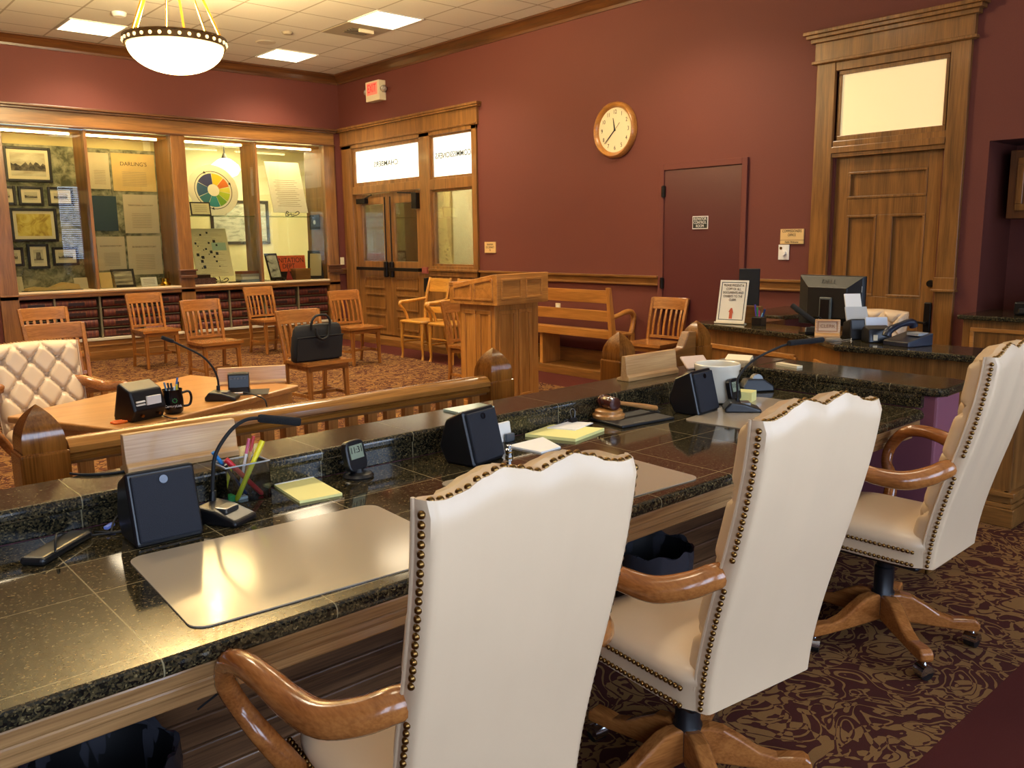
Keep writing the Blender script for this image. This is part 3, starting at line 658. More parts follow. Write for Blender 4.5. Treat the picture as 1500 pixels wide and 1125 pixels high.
# documents on the second board
def doc(x0, x1, z0, z1, label, mat, lines=True, title=None, ts=.03):
    t = thing('pinned_document', label, 'document', ((x0+x1)/2, YB+.60, z0), group='documents pinned on the second board')
    w_, h_ = x1-x0, z1-z0
    box('sheet', mat, (-w_/2, w_/2, -.006, 0, 0, h_), t)
    m = MB()
    if lines:
        for k in range(9): m.bx(-w_*.28, w_*.28, -.0075, -.005, h_*(.14+.045*k), h_*(.14+.045*k)+.006)
        m.build('print_lines', P('faded_ink', (160, 146, 120), .8), t)
    if title: text('lettering', title, ts, P('title_ink', (70, 62, 50), .8), t, (0, -.0065, h_*.72), BACKWALL)
    return t
M_doc = P('old_paper', (206, 192, 160), .85, noise=.06, nscale=6); M_doc2 = P('tan_paper', (216, 184, 122), .85, noise=.08, nscale=5)
doc(3.64, 3.905, 2.31, 2.80, 'pale document sheet at the top left of the second bay', M_doc)
doc(3.94, 4.53, 2.29, 2.81, 'large tan document headed in big letters at the top of the second bay', M_doc2, True, "DARLING'S", .075)
doc(3.64, 3.96, 1.735, 2.215, 'dark blue document sheet in the second bay', P('blue_sheet', (52, 74, 84), .8), False)
doc(4.05, 4.53, 1.70, 2.245, 'white printed sheet right of the dark blue document', P('doc_grey', (200, 186, 160), .85), True, 'TERRITORIAL DIRECTORY', .03)
doc(3.65, 4.025, 1.185, 1.655, 'pale printed sheet at the lower left of the second bay', P('doc_grey', (200, 186, 160), .85), True, 'BUSINESS DIRECTORY', .03)
doc(4.055, 4.53, 1.11, 1.66, 'tall pale printed sheet at the lower right of the second bay', P('doc_grey', (200, 186, 160), .85), True, 'BUSINESS DIRECTORY', .034)

# exhibits: leaning boards (bottom edge at y, leaning back)
def lean(name, label, cat, cx, z, w_, h_, mat, y=12.5, tilt=.28, rz=0, th=.012, grp=None):
    t = thing(name, label, cat, (cx, y, z), rot=(-tilt, 0, rz), group=grp)
    box('board', mat, (-w_/2, w_/2, 0, th, 0, h_), t); return t
S0 = .956; S1 = 1.944
# bay 1-2 floor
lean('note_card', 'pale paper leaning at the far left of the first display bay', 'card', 2.56, S0, .1, .2, M_doc)
t = thing('open_book', 'old open book lying on the floor of the first display bay', 'book', (2.93, 12.5, S0), .1)
m = MB(); m.prism([(-.33, 0), (0, .0), (.33, .0), (.31, .07), (.17, .10), (0, .035), (-.17, .055), (-.31, .03)], 'y', -.12, .12); m.build('pages', M_doc2, t, smooth=False); box('cover', M_bf, (-.35, .35, -.14, .14, 0, .008), t)
lean('note_card', 'cream folded card beside the open book', 'card', 3.305, S0, .17, .16, M_doc)
lean('note_card', 'plain cream sheet leaning left of the small framed photograph', 'card', 3.65, S0, .2, .22, M_doc2)
t = lean('framed_photo', 'small black framed photograph standing on the floor of the second bay', 'picture', 3.86, S0, .31, .26, M_bf); box('print', pic_mat('print_bay', GREY, 4, .3, (.6, 1, 5)), (-.12, .12, -.003, 0, .035, .225), t)
t = lean('note_card', 'white printed card right of the small framed photograph', 'card', 4.2, S0, .22, .13, M_paper); m = MB()
for k in range(4): m.bx(-.08, .08, -.002, 0, .03+k*.022, .036+k*.022)
m.build('print_lines', P('faded_ink', (160, 146, 120), .8), t)
t = thing('brass_seal_press', 'small brass press at the right of the second bay', 'press', (4.42, 12.5, S0)); m = MB(); m.lathe([(.07, 0), (.07, .03), (.05, .05), (.05, .1), (.02, .11)], 20); m.build('body', M_gold, t, smooth=True); MB().bx(.03, .06, -.02, .02, .05, .2).build('lever', M_brass, t)
# bay 3
t = thing('record_volume', 'dark brown volume lying under a smaller one beside the poster', 'book', (4.9, 12.45, S0)); box('cover', P('brown_calf', (58, 30, 20), .5), (-.2, .19, -.14, .14, 0, .09), t, .006); box('pages', M_doc, (-.18, .192, -.13, .13, .01, .08), t)
t = thing('record_volume', 'thin black volume lying on the dark brown volume', 'book', (4.88, 12.45, S0+.09)); box('cover', M_bf, (-.17, .14, -.12, .12, 0, .05), t, .006); box('pages', M_doc, (-.16, .142, -.11, .11, .008, .042), t)
t = lean('poster_board', 'cream poster board with small black drawings leaning on an easel', 'poster', 5.18, S0+.1, .56, .74, P('cream_board', (226, 214, 170), .8), 12.52, .3)
m = MB()
for k in range(22):
    x = R_.uniform(-.24, .1); z = R_.uniform(.06, .68); s_ = R_.choice((.008, .014, .02)); m.bx(x-s_, x+s_, -.002, 0, z-s_*1.2, z+s_)
m.build('drawings', M_ink, t); m = MB()
for k in range(26): z = .05+k*.024; m.bx(-.22+(k % 3)*.03, .2-(k % 4)*.05, -.0015, 0, z, z+.004)
m.build('print_lines', P('faded_ink', (160, 146, 120), .8), t); box('tinted_box', P('mint_tint', (172, 196, 170), .8), (.02, .24, -.0018, 0, .4, .52), t)
def easel(cx, z, label):
    t = thing('wire_easel', label, 'easel', (cx, 12.44, z)); m = MB()
    for s_ in (-1, 1):
        m.tube([(s_*.05, .1, 0), (s_*.05, 0, .012), (s_*.07, -.05, .02), (s_*.11, -.05, .05), (s_*.09, -.04, .075), (s_*.05, -.02, .05)], .006, 8, smooth=4); m.tube([(s_*.05, .09, .01), (s_*.02, .2, .3)], .005, 8)
    m.tube([(-.05, 0, .03), (.05, 0, .03)], .005, 8); m.build('wire_stand', M_mblack, t, smooth=True); return t
easel(5.2, S0, 'black wire easel under the cream poster board'); easel(6.42, S1, 'black wire easel on the glass shelf under the glossy white sheet')
names = [('blue grey volume at the bottom of the stack of four beside the poster', (120, 134, 150)), ('white volume second from the bottom of the stack of four beside the poster', (206, 202, 190)), ('grey volume second from the top of the stack of four beside the poster', (150, 146, 136)), ('brown volume on top of the stack of four beside the poster', (128, 72, 50))]
for k, (lb, c) in enumerate(names):
    t = thing('bound_volume', lb, 'book', (5.64, 12.45, S0+k*.042), .1*(k % 2), group='stacked volumes in the third bay'); box('cover', P('vol_%d' % k, c, .6), (-.15, .15, -.1, .1, 0, .041), t, .003); box('pages', M_paper, (-.14, .1505, -.095, .095, .006, .034), t)
t = thing('letter_opener', 'long dark letter opener lying before the poster board', 'letter opener', (5.42, 12.36, S0)); MB().bar((-.12, 0, .012), (.12, .02, .012), .03, .016, w1=.008).build('blade', M_bf, t)
# upper glass shelf
t = lean('round_chart', 'round white board with a coloured pie chart on the glass shelf', 'chart', 5.27, S1, .3, .02, P('chart_white', (244, 238, 214), .7), 12.54, .2)
def disc(r, y, mat, name, a0=0, a1=2*PI, r0=0.0, cx=0, cz=.385):
    n = max(6, int(40*(a1-a0)/(2*PI))); o_ = [(cx+r*math.sin(a0+(a1-a0)*k/n), cz+r*math.cos(a0+(a1-a0)*k/n)) for k in range(n+1)]
    i_ = [(cx+r0*math.sin(a0+(a1-a0)*k/n), cz+r0*math.cos(a0+(a1-a0)*k/n)) for k in range(n+1)][::-1] if r0 else ([(cx, cz)] if a1-a0 < 6.2 else [])
    return MB().prism((o_[:-1] if a1-a0 > 6.2 and not r0 else o_)+i_, 'y', y, y+.004).build(name, mat, t)
disc(.38, 0, P('chart_white', (244, 238, 214), .7), 'disc')
disc(.285, -.003, M_ink, 'ring', .0, 6.27, .277)
for k, (c, a, b) in enumerate((((236, 206, 40), 0, .75), ((226, 120, 40), .75, 1.35), ((236, 226, 90), 1.35, 1.75), ((186, 206, 50), 1.75, 2.3), ((120, 170, 40), 2.3, 2.85), ((40, 140, 150), 2.85, 3.6), ((50, 120, 130), 3.6, 4.3), ((40, 90, 130), 4.3, 5.2), ((50, 56, 110), 5.2, 6.28))):
    disc(.25, -.003, P('chart_%d' % k, c, .6), 'wedge', a+.02, b-.02, .09)
for a in (1.2, 3.3, 5.9): MB().prism([(.28*math.sin(a)+.025*math.cos(a+q), .385+.28*math.cos(a)+.025*math.sin(a+q)) for q in (0, 2.1, 4.2)], 'y', -.005, -.001).build('arrow', M_ink, t)
t = lean('framed_card', 'small framed certificate on the glass shelf overlapping the round chart', 'picture', 5.0, S1, .3, .2, M_bf, 12.46, .2); box('card', P('cream_board', (226, 214, 170), .8), (-.13, .13, -.003, 0, .02, .18), t); m = MB()
for k in range(4): m.bx(-.09, .09, -.005, -.002, .06+k*.026, .065+k*.026)
m.build('print_lines', P('faded_ink', (160, 146, 120), .8), t)
t = lean('display_sheet', 'tall glossy white text sheet leaning on the upper glass shelf', 'document', 6.42, S1+.06, .58, .82, P('gloss_sheet', (244, 238, 222), .3), 12.44, .3); m = MB()
for k in range(14): m.bx(-.2+(k % 2)*.03, .2-(k % 3)*.03, -.0016, 0, .1+k*.032, .106+k*.032)
m.build('print_lines', P('faded_ink', (160, 146, 120), .8), t)
# bay 4 floor
t = lean('framed_photo', 'black framed photograph leaning at the left of the fourth bay', 'picture', 6.12, S0+.02, .24, .42, M_bf, 12.45, .3, .25); box('print', pic_mat('print_b4', ((60, 60, 56), (190, 186, 172), (220, 214, 198)), 5, .3, (1, 1, 2)), (-.095, .095, -.003, 0, .035, .385), t)
t = thing('easel_foot', 'dark carved stand under the photograph in the fourth bay', 'stand', (6.12, 12.42, S0)); m = MB(); m.bx(-.1, .1, -.03, .06, .0, .02); m.bx(-.1, -.06, -.06, .06, 0, .05); m.bx(.06, .1, -.06, .06, 0, .05); m.build('foot', M_bf, t, bevel=.01)
t = lean('enamel_sign', 'orange sign lettered SANITATION DEPT in the fourth bay', 'sign', 6.45, S0+.13, .6, .25, P('orange_enamel', (236, 96, 44), .5), 12.68, .1)
text('lettering', 'SANITATION\nDEPT', .11, M_ink, t, (0, -.002, .125), BACKWALL, sx=.85, lead=.85)
m = MB().bx(-.3, .3, .014, .03, -.13, .0); m.build('backing_strip', M_bf, t)
t = lean('framed_photo', 'narrow black framed portrait leaning at the right of the fourth bay', 'picture', 6.82, S0, .26, .46, M_bf, 12.5, .2, -.7); box('print', P('aged_print', (198, 176, 130), .7), (-.09, .09, -.003, 0, .05, .41), t)
t = thing('wooden_box', 'plain tan wooden box before the orange sign', 'box', (6.56, 12.5, S0)); box('body', wood('brown', 'x'), (-.13, .13, -.08, .08, 0, .15), t, .004); box('lid', wood('gold', 'x'), (-.135, .135, -.085, .085, .15, .175), t, .003)
t = lean('small_pennant', 'small red pointed card beside the tan wooden box', 'card', 6.35, S0, .1, .01, P('red_card', (150, 30, 26), .6), 12.48, .15); MB().prism([(-.06, 0), (.06, 0), (0, .18)], 'y', 0, .006).build('flag', P('red_card', (150, 30, 26), .6), t)
t = thing('dark_tile', 'square black tile with a pale emblem on the right post of the cabinet', 'tile', (6.925, 12.62, 1.86), 0); box('tile_board', M_mblack, (-.012, 0, -.16, .16, -.12, .12), t, .003); MB().cyl((-.013, 0, 0), (-.016, 0, 0), .035, n=20).build('emblem', M_white, t)
# hall beyond the cabinet
t = thing('hall_picture', 'large black framed document on the cream hallway wall behind the cabinet', 'picture', (6.72, 15.0, 1.52)); MB().rectframe(-.55, .55, 0, .78, .05, -.03, 0).build('frame', M_bf, t); box('print', pic_mat('print_hall', ((150, 150, 140), (196, 194, 180), (214, 210, 196)), 6, .4), (-.5, .5, -.012, 0, .05, .73), t)
t = thing('hall_lamp', 'white glass globe lamp hanging in the hallway behind the cabinet', 'lamp', (6.2, 14.3, 2.80)); MB().lathe([(.03, .16), (.1, .14), (.22, .05), (.25, -.03), (.2, -.12), (.08, -.17), (.01, -.175)], 28).build('globe', emit('globe_glass', (255, 244, 214), 4), t, smooth=True); MB().cyl((0, 0, .14), (0, 0, .40), .012).lathe([(.06, .14), (.02, .24)], 16).build('stem', M_blackmetal, t)

# ------------------------------------------------------------------ public chairs
def slat_chair():
    t = thing('slat_chair', '', 'chair', (0, 0, 0), group='oak slat-back chairs in the public area')
    wz = wood('orange', 'z'); wx = wood('orange', 'x')
    seat = MB()
    def top(u, v):
        x = -.24+.48*u; y = -.21+.43*v
        x *= 1-.06*(1-v)
        return (x, y, .482-.012*math.exp(-((abs(x)-.1)/.07)**2-((y+.02)/.12)**2))
    seat.grid(top, 16, 12); seat.grid(lambda u, v: (*top(u, v)[:2], .452), 16, 12)
    n = 17
    for fn in (lambda i: (i, 0), lambda i: (i, 12)):
        pass
    ring = [(i/16, 0) for i in range(17)]+[(1, j/12) for j in range(1, 13)]+[(i/16, 1) for i in range(15, -1, -1)]+[(0, j/12) for j in range(11, 0, -1)]
    seat.rings([[top(u, v) for u, v in ring], [(*top(u, v)[:2], .452) for u, v in ring]], cap=False)
    seat.build('seat', wx, t, bevel=0, smooth=True)
    for s in (-1, 1):
        MB().bar((s*.19, .17, .452), (s*.195, .185, 0), .046, .046, (0, 1, 0), .03, .03).build('leg', wz, t, bevel=.004)
        m = MB(); pts = [(s*.20, -.245, 0), (s*.20, -.205, .2), (s*.205, -.195, .45), (s*.212, -.235, .68), (s*.218, -.30, .92)]
        wd = [.03, .036, .042, .036, .03]
        rg = []
        for p, w_ in zip(pts, wd): rg.append([(p[0]+a*.016, p[1]+b*w_/2, p[2]) for a, b in ((-1, -1), (1, -1), (1, 1), (-1, 1))])
        m.rings(rg).build('leg', wz, t, bevel=.004)
        MB().bar((s*.19, .16, .17), (s*.2, -.20, .17), .018, .03).build('stretcher', wz, t, bevel=.003)
    MB().bar((-.195, 0, .17), (.195, 0, .17), .018, .03).build('stretcher', wx, t, bevel=.003)
    m = MB(); m.bar((-.19, .185, .425), (.19, .185, .425), .02, .05); m.bar((-.19, -.18, .425), (.19, -.18, .425), .02, .05)
    for s in (-1, 1): m.bar((s*.192, -.18, .425), (s*.192, .18, .425), .02, .05)
    m.build('apron', wx, t, bevel=.003)
    def backy(z): return -.195 if z < .45 else -.195-.105*((z-.45)/.47)**1.15
    m = MB(); n = 14
    def rail_(z0, z1, d):
        rg = []
        for k in range(n+1):
            x = -.215+.43*k/n; b = -.02*(1-(2*k/n-1)**2)
            rg.append([(x, backy(z)+b+e, z) for z, e in ((z0, d/2), (z1, d/2), (z1, -d/2), (z0, -d/2))])
        return rg
    MB().rings(rail_(.80, .925, .022)).build('back_rail', wx, t, bevel=.004)
    MB().rings(rail_(.50, .53, .02)).build('back_rail', wx, t, bevel=.003)
    for k in range(6):
        x = -.16+.064*k; b = -.02*(1-(x/.215)**2); m = MB(); rg = []
        for z in (.52, .6, .68, .76, .81):
            c = .012*math.sin(PI*(z-.5)/.32); rg.append([(x+a*.013, backy(z)+b+c+e*.006, z) for a, e in ((-1, -1), (1, -1), (1, 1), (-1, 1))])
        m.rings(rg).build('slat', wz, t, bevel=.002)
    return t
sc0 = slat_chair()
places = [
    (3.74, 11.07, PI+.06, 'oak slat chair before the left book stacks, its back to the shelves'),
    (3.74, 9.22, PI+.05, 'oak slat chair in the middle of the carpet, nearest the desk microphone head'),
    (5.42, 11.30, PI+.10, 'farthest oak slat chair, before the right book stacks'),
    (3.80, 7.02, PI+.06, 'oak slat chair holding the black briefcase'),
    (5.70, 9.43, PI+.04, 'oak slat chair standing in front of the double doors'),
    (2.18, 9.33, PI+.08, 'oak slat chair at far left, behind another slat chair'),
    (1.78, 7.30, PI+.04, 'oak slat chair at left, right behind the tufted armchair'),
    (5.53, 6.80, PI+.06, 'oak slat chair half hidden behind the lectern'),
    (6.90, 5.60, PI/2+.06, 'oak slat chair against the maroon service door'),
]
for i, (x, y, a, lb) in enumerate(places):
    if i == 0: sc0.location = (x, y, 0); sc0.rotation_euler = (0, 0, a); sc0['label'] = lb
    else: dup(sc0, (x, y, 0), a, lb)
# briefcase on its chair
bc = thing('briefcase', 'black fabric briefcase standing on the slat chair seat', 'bag', (3.77, 6.98, .483), .04, rot=(.16, 0, .06))
m = MB(); n = 10; rg = []
for k, (z, s_, d) in enumerate(((0.0, .93, .8), (.015, .98, 1), (.1, 1, 1.12), (.22, .985, 1.05), (.29, .95, .9), (.325, .88, .6), (.335, .8, .35))):
    w_, dd = .255*s_, .05*d; rg.append([(w_*math.copysign(abs(math.cos(a))**.35, math.cos(a)), dd*math.copysign(abs(math.sin(a))**.6, math.sin(a)), z) for a in [2*PI*j/32 for j in range(32)]])
m.rings(rg).build('bag_body', P('black_nylon', (20, 20, 22), .8, bump=.3, nscale=300), bc, smooth=True)
MB().bx(-.235, .235, -.066, -.056, .02, .23).build('front_pocket', P('black_nylon', (20, 20, 22), .8), bc, bevel=.008)
MB().tube([(-.24, -.062, .235), (0, -.068, .24), (.24, -.062, .235)], .006, 8).build('zipper', M_mblack, bc)
MB().tube([(-.09, -.045, .30), (-.095, -.05, .37), (-.05, -.05, .425), (.05, -.05, .425), (.095, -.05, .37), (.09, -.045, .30)], .011, 8, smooth=5).build('handle', M_mblack, bc, smooth=True)
MB().tube([(-.06, -.07, .32), (-.05, -.085, .25), (0, -.09, .215), (.06, -.085, .24), (.075, -.07, .32)], .011, 8, smooth=5).build('handle', M_mblack, bc, smooth=True)

# old armchairs along the doors
def armchair():
    t = thing('office_armchair', '', 'armchair', (0, 0, 0), group='honey oak armchairs beside the double doors')
    wz = wood('armc', 'z'); wx = wood('armc', 'x'); s_ = MB()
    s_.prism([(-.23, -.2), (.23, -.2), (.26, .15), (.22, .24), (-.22, .24), (-.26, .15)], 'z', .475, .51); s_.build('seat', wx, t, bevel=.012)
    for s in (-1, 1):
        MB().tube([(s*.21, .2, .475), (s*.215, .215, .25), (s*.215, .21, .06), (s*.22, .225, 0)], [.026, .022, .016, .02], 10, smooth=3).build('leg', wz, t, smooth=True)
        MB().tube([(s*.2, -.26, 0), (s*.2, -.19, .25), (s*.205, -.18, .5), (s*.215, -.22, .78), (s*.22, -.30, 1.05)], [.018, .022, .024, .022, .018], 10, smooth=4).build('leg', wz, t, smooth=True)
        MB().tube([(s*.215, -.22, .78), (s*.26, -.1, .76), (s*.275, .08, .745), (s*.275, .17, .74), (s*.27, .19, .70), (s*.262, .12, .62), (s*.25, .08, .50)], [.018, .02, .024, .024, .02, .018, .02], 10, smooth=5).build('arm', wz, t, smooth=True)
        MB().tube([(s*.205, .2, .22), (s*.2, -.19, .22)], .011, 8).build('stretcher', wz, t)
    MB().tube([(-.21, .21, .30), (.21, .21, .30)], .011, 8).build('stretcher', wx, t)
    def panel(z0, z1):
        n = 14; rg = []
        for k in range(n+1):
            x = -.215+.43*k/n; b = -.035*(1-(2*k/n-1)**2); rg.append([(x, -.19-.11*((z-.5)/.55)+b+e, z) for z, e in ((z0, .01), (z1, .01), (z1, -.01), (z0, -.01))])
        return MB().rings(rg)
    panel(.86, 1.04).build('back_panel', wx, t, bevel=.005); panel(.58, .66).build('back_panel', wx, t, bevel=.005)
    return t
ac = armchair(); ac.location = (6.62, 9.25, 0); ac.rotation_euler = (0, 0, PI/2+.05); ac['label'] = 'honey oak armchair directly beside the right door leaf'
dup(ac, (6.64, 8.64, 0), PI/2+.05, 'honey oak armchair under the sidelight, mostly behind the lectern')

# bench
bn = thing('wooden_bench', 'long oak slatted bench with scrolled arms along the maroon wall', 'bench', (6.87, 7.35, .096))
wy = wood('gold', 'y'); y0b, y1b = -1.25, 1.05
for z0, z1, nm in ((.76, .90, 'back_slat'), (.56, .68, 'back_slat'), (.37, .46, 'back_slat')):
    f = lambda z: -.02-.11*(z-.4)
    MB().prism([(f(z0)-.012, z0), (f(z0)+.012, z0), (f(z1)+.012, z1), (f(z1)-.012, z1)], 'y', y0b+.03, y1b-.03).build(nm, wy, bn, bevel=.004)
MB().bx(.0, .33, y0b, y1b, .395, .425).build('seat', wy, bn, bevel=.006)
for y in (y0b, y1b-.05):
    m = MB(); m.prism([(-.06, .0), (.0, .0), (.03, .40), (-.06, .93), (-.10, .93), (-.045, .40)], 'y', y, y+.05); m.build('back_post', wood('gold', 'z'), bn, bevel=.004)
    m = MB(); m.tube([(-.05, y+.025, .60), (.08, y+.025, .625), (.2, y+.025, .655), (.29, y+.025, .65), (.335, y+.025, .60), (.325, y+.025, .52), (.30, y+.025, .42)], [.028, .026, .028, .032, .032, .026, .03], 10, smooth=5).build('arm', wood('gold', 'x'), bn, smooth=True)
    MB().bx(.27, .33, y, y+.05, 0, .40).build('leg', wood('gold', 'z'), bn, bevel=.004)
for y in (-.1,): MB().bx(.02, .31, y, y+.05, 0, .395).build('leg', wood('gold', 'z'), bn, bevel=.004)

# lectern
lt = thing('lectern', 'tall panelled oak lectern with an overhanging slanted top', 'lectern', (5.09, 5.93, 0), .1)
wz = wood('gold', 'z'); wx = wood('gold', 'x')
m = MB(); m.bx(-.29, .29, -.22, .22, .0, .985)
for (a, b) in ((-.24, -.015), (.015, .19)): panel_relief(m, 'y', -.22, a, b, .12, .93, -1, .035, .012)
for (a, b) in ((-.18, -.015), (.015, .18)):
    panel_relief(m, 'x', -.29, a, b, .12, .93, -1, .035, .012); panel_relief(m, 'x', .29, a, b, .12, .93, 1, .035, .012)
m.bx(-.305, .305, -.235, .235, 0, .09); m.build('body', wz, lt, bevel=.004)
m = MB(); m.prism([(-.30, .98), (.30, .98), (.30, 1.15), (-.26, 1.25), (-.30, 1.25)], 'x', -.34, .34)
hd = m.build('slant_box', wx, lt, bevel=.005); m = MB()
for a, b in ((-.29, -.03), (.03, .25)): panel_relief(m, 'y', -.30, a, b, 1.03, 1.21, -1, .02, .01)
for s_ in (-.34, .34):
    sg = -1 if s_ < 0 else 1
    for (ya, yb) in ((-.24, -.02), (.02, .24)):
        za = 1.25-(ya+.26)*.179-.035; zb = 1.25-(yb+.26)*.179-.035
        x0, x1 = sorted((s_, s_+sg*.01))
        m.bar((s_+sg*.003, ya, za), (s_+sg*.003, yb, zb), .016, .018); m.bx(x0, x1, ya, yb, 1.02, 1.038); m.bx(x0, x1, ya-.009, ya+.009, 1.02, za); m.bx(x0, x1, yb-.009, yb+.009, 1.02, zb)
m.build('panel_molding', wx, lt, bevel=.002)
MB().bx(-.345, .345, .25, .305, 1.14, 1.175).build('paper_stop', wx, lt, bevel=.004)

# ------------------------------------------------------------------ railing and newels
def newel(x, y, zt, label, rz=0.0):
    t = thing('newel_post', label, 'post', (x, y, 0), rz, group='pointed newel posts of the railing')
    m = MB(); m.bx(-.076, .076, -.076, .076, 0, zt-.155); m.build('shaft', wood('newel', 'z'), t, bevel=.008)
    m = MB(); rg = [[(a*.066, b*.066, zt-.16) for a, b in ((-1, -1), (1, -1), (1, 1), (-1, 1))]]
    for k in range(0, 17):
        q = k/16; r = .066*(1-q**2.6)+.0015; rg.append([(a*r, b*r, zt-.145+.145*q) for a, b in ((-1, -1), (1, -1), (1, 1), (-1, 1))])
    m.rings(rg).build('pointed_cap', wood('newel', 'z'), t, smooth=True); return t
newel(.66, 3.18, 1.02, 'pointed oak newel post at the left end of the railing'); newel(2.70, 3.20, 1.02, 'pointed oak newel post in front of the lectern'); newel(3.66, 3.22, 1.02, 'pointed oak newel post behind the right name block'); newel(4.50, 3.30, 1.02, 'pointed oak newel post against the clerk counter')
rl = thing('railing', 'oak railing with rounded handrail and square balusters before the public area', 'railing', (1.68, 3.19, 0))
prof_ = [(-.05, .815), (.05, .815), (.055, .83), (.045, .836), (.06, .846), (.058, .866), (.035, .886), (0, .893), (-.035, .886), (-.058, .866), (-.06, .846), (-.045, .836), (-.055, .83)]
MB().prism(prof_, 'x', -.94, .945).build('handrail', wood('rail', 'x'), rl, smooth=True)
MB().bx(-.94, .945, -.04, .04, .08, .14).build('bottom_rail', wood('brown', 'x'), rl, bevel=.004); MB().bx(-.94, .945, -.03, .03, .80, .82).build('sub_rail', wood('brown', 'x'), rl, bevel=.003)
bal = None
for k in range(19):
    x = -.88+k*.098
    if bal is None: bal = MB().bx(-.024, .024, -.018, .018, .14, .802).build('baluster', wood('gold', 'z'), rl, bevel=.003); bal.location = (x, 0, 0)
    else: c = bal.copy(); COL.objects.link(c); c.location = (x, 0, 0)
g = thing('gate_panel', 'solid oak gate panel with curved top between the two right newel posts', 'gate', (4.08, 3.25, 0), .06)
MB().prism([(-.34, .1), (.34, .1), (.34, .96), (.26, .965), (.2, .87), (.08, .85), (-.34, .85)], 'y', -.03, .03).build('panel', wood('brown', 'x'), g, bevel=.008)
MB().bx(-.355, -.335, -.05, .05, .3, .92).build('edge_strip', wood('gold', 'z'), g, bevel=.004)

# ------------------------------------------------------------------ attorneys' table
tb = thing('attorney_table', 'light oak table beyond the railing holding the mug and speaker', 'table', (1.55, 4.5, 0))
def off(p): return (p[0]-1.55, p[1]-4.5)
poly = [off(p) for p in ((.83, 4.62), (1.15, 3.88), (2.27, 4.42), (1.97, 5.27))]
MB().prism(poly, 'z', .705, .74).build('tabletop', wood('table', 'x'), tb, bevel=.01, seg=3)
def inset(poly, k): 
    cx = sum(p[0] for p in poly)/4; cy = sum(p[1] for p in poly)/4
    return [(cx+(p[0]-cx)*k, cy+(p[1]-cy)*k) for p in poly]
ip = inset(poly, .93)
for i in range(4):
    a, b = ip[i], ip[(i+1) % 4]; MB().bar((*a, .655), (*b, .655), .022, .10).build('apron', wood('table', 'x'), tb, bevel=.003)
for i in range(4): MB().bar((*inset(poly, .88)[i], .705), (*inset(poly, .88)[i], 0), .065, .065, (0, 1, 0), .05, .05).build('leg', wood('gold', 'z'), tb, bevel=.005)

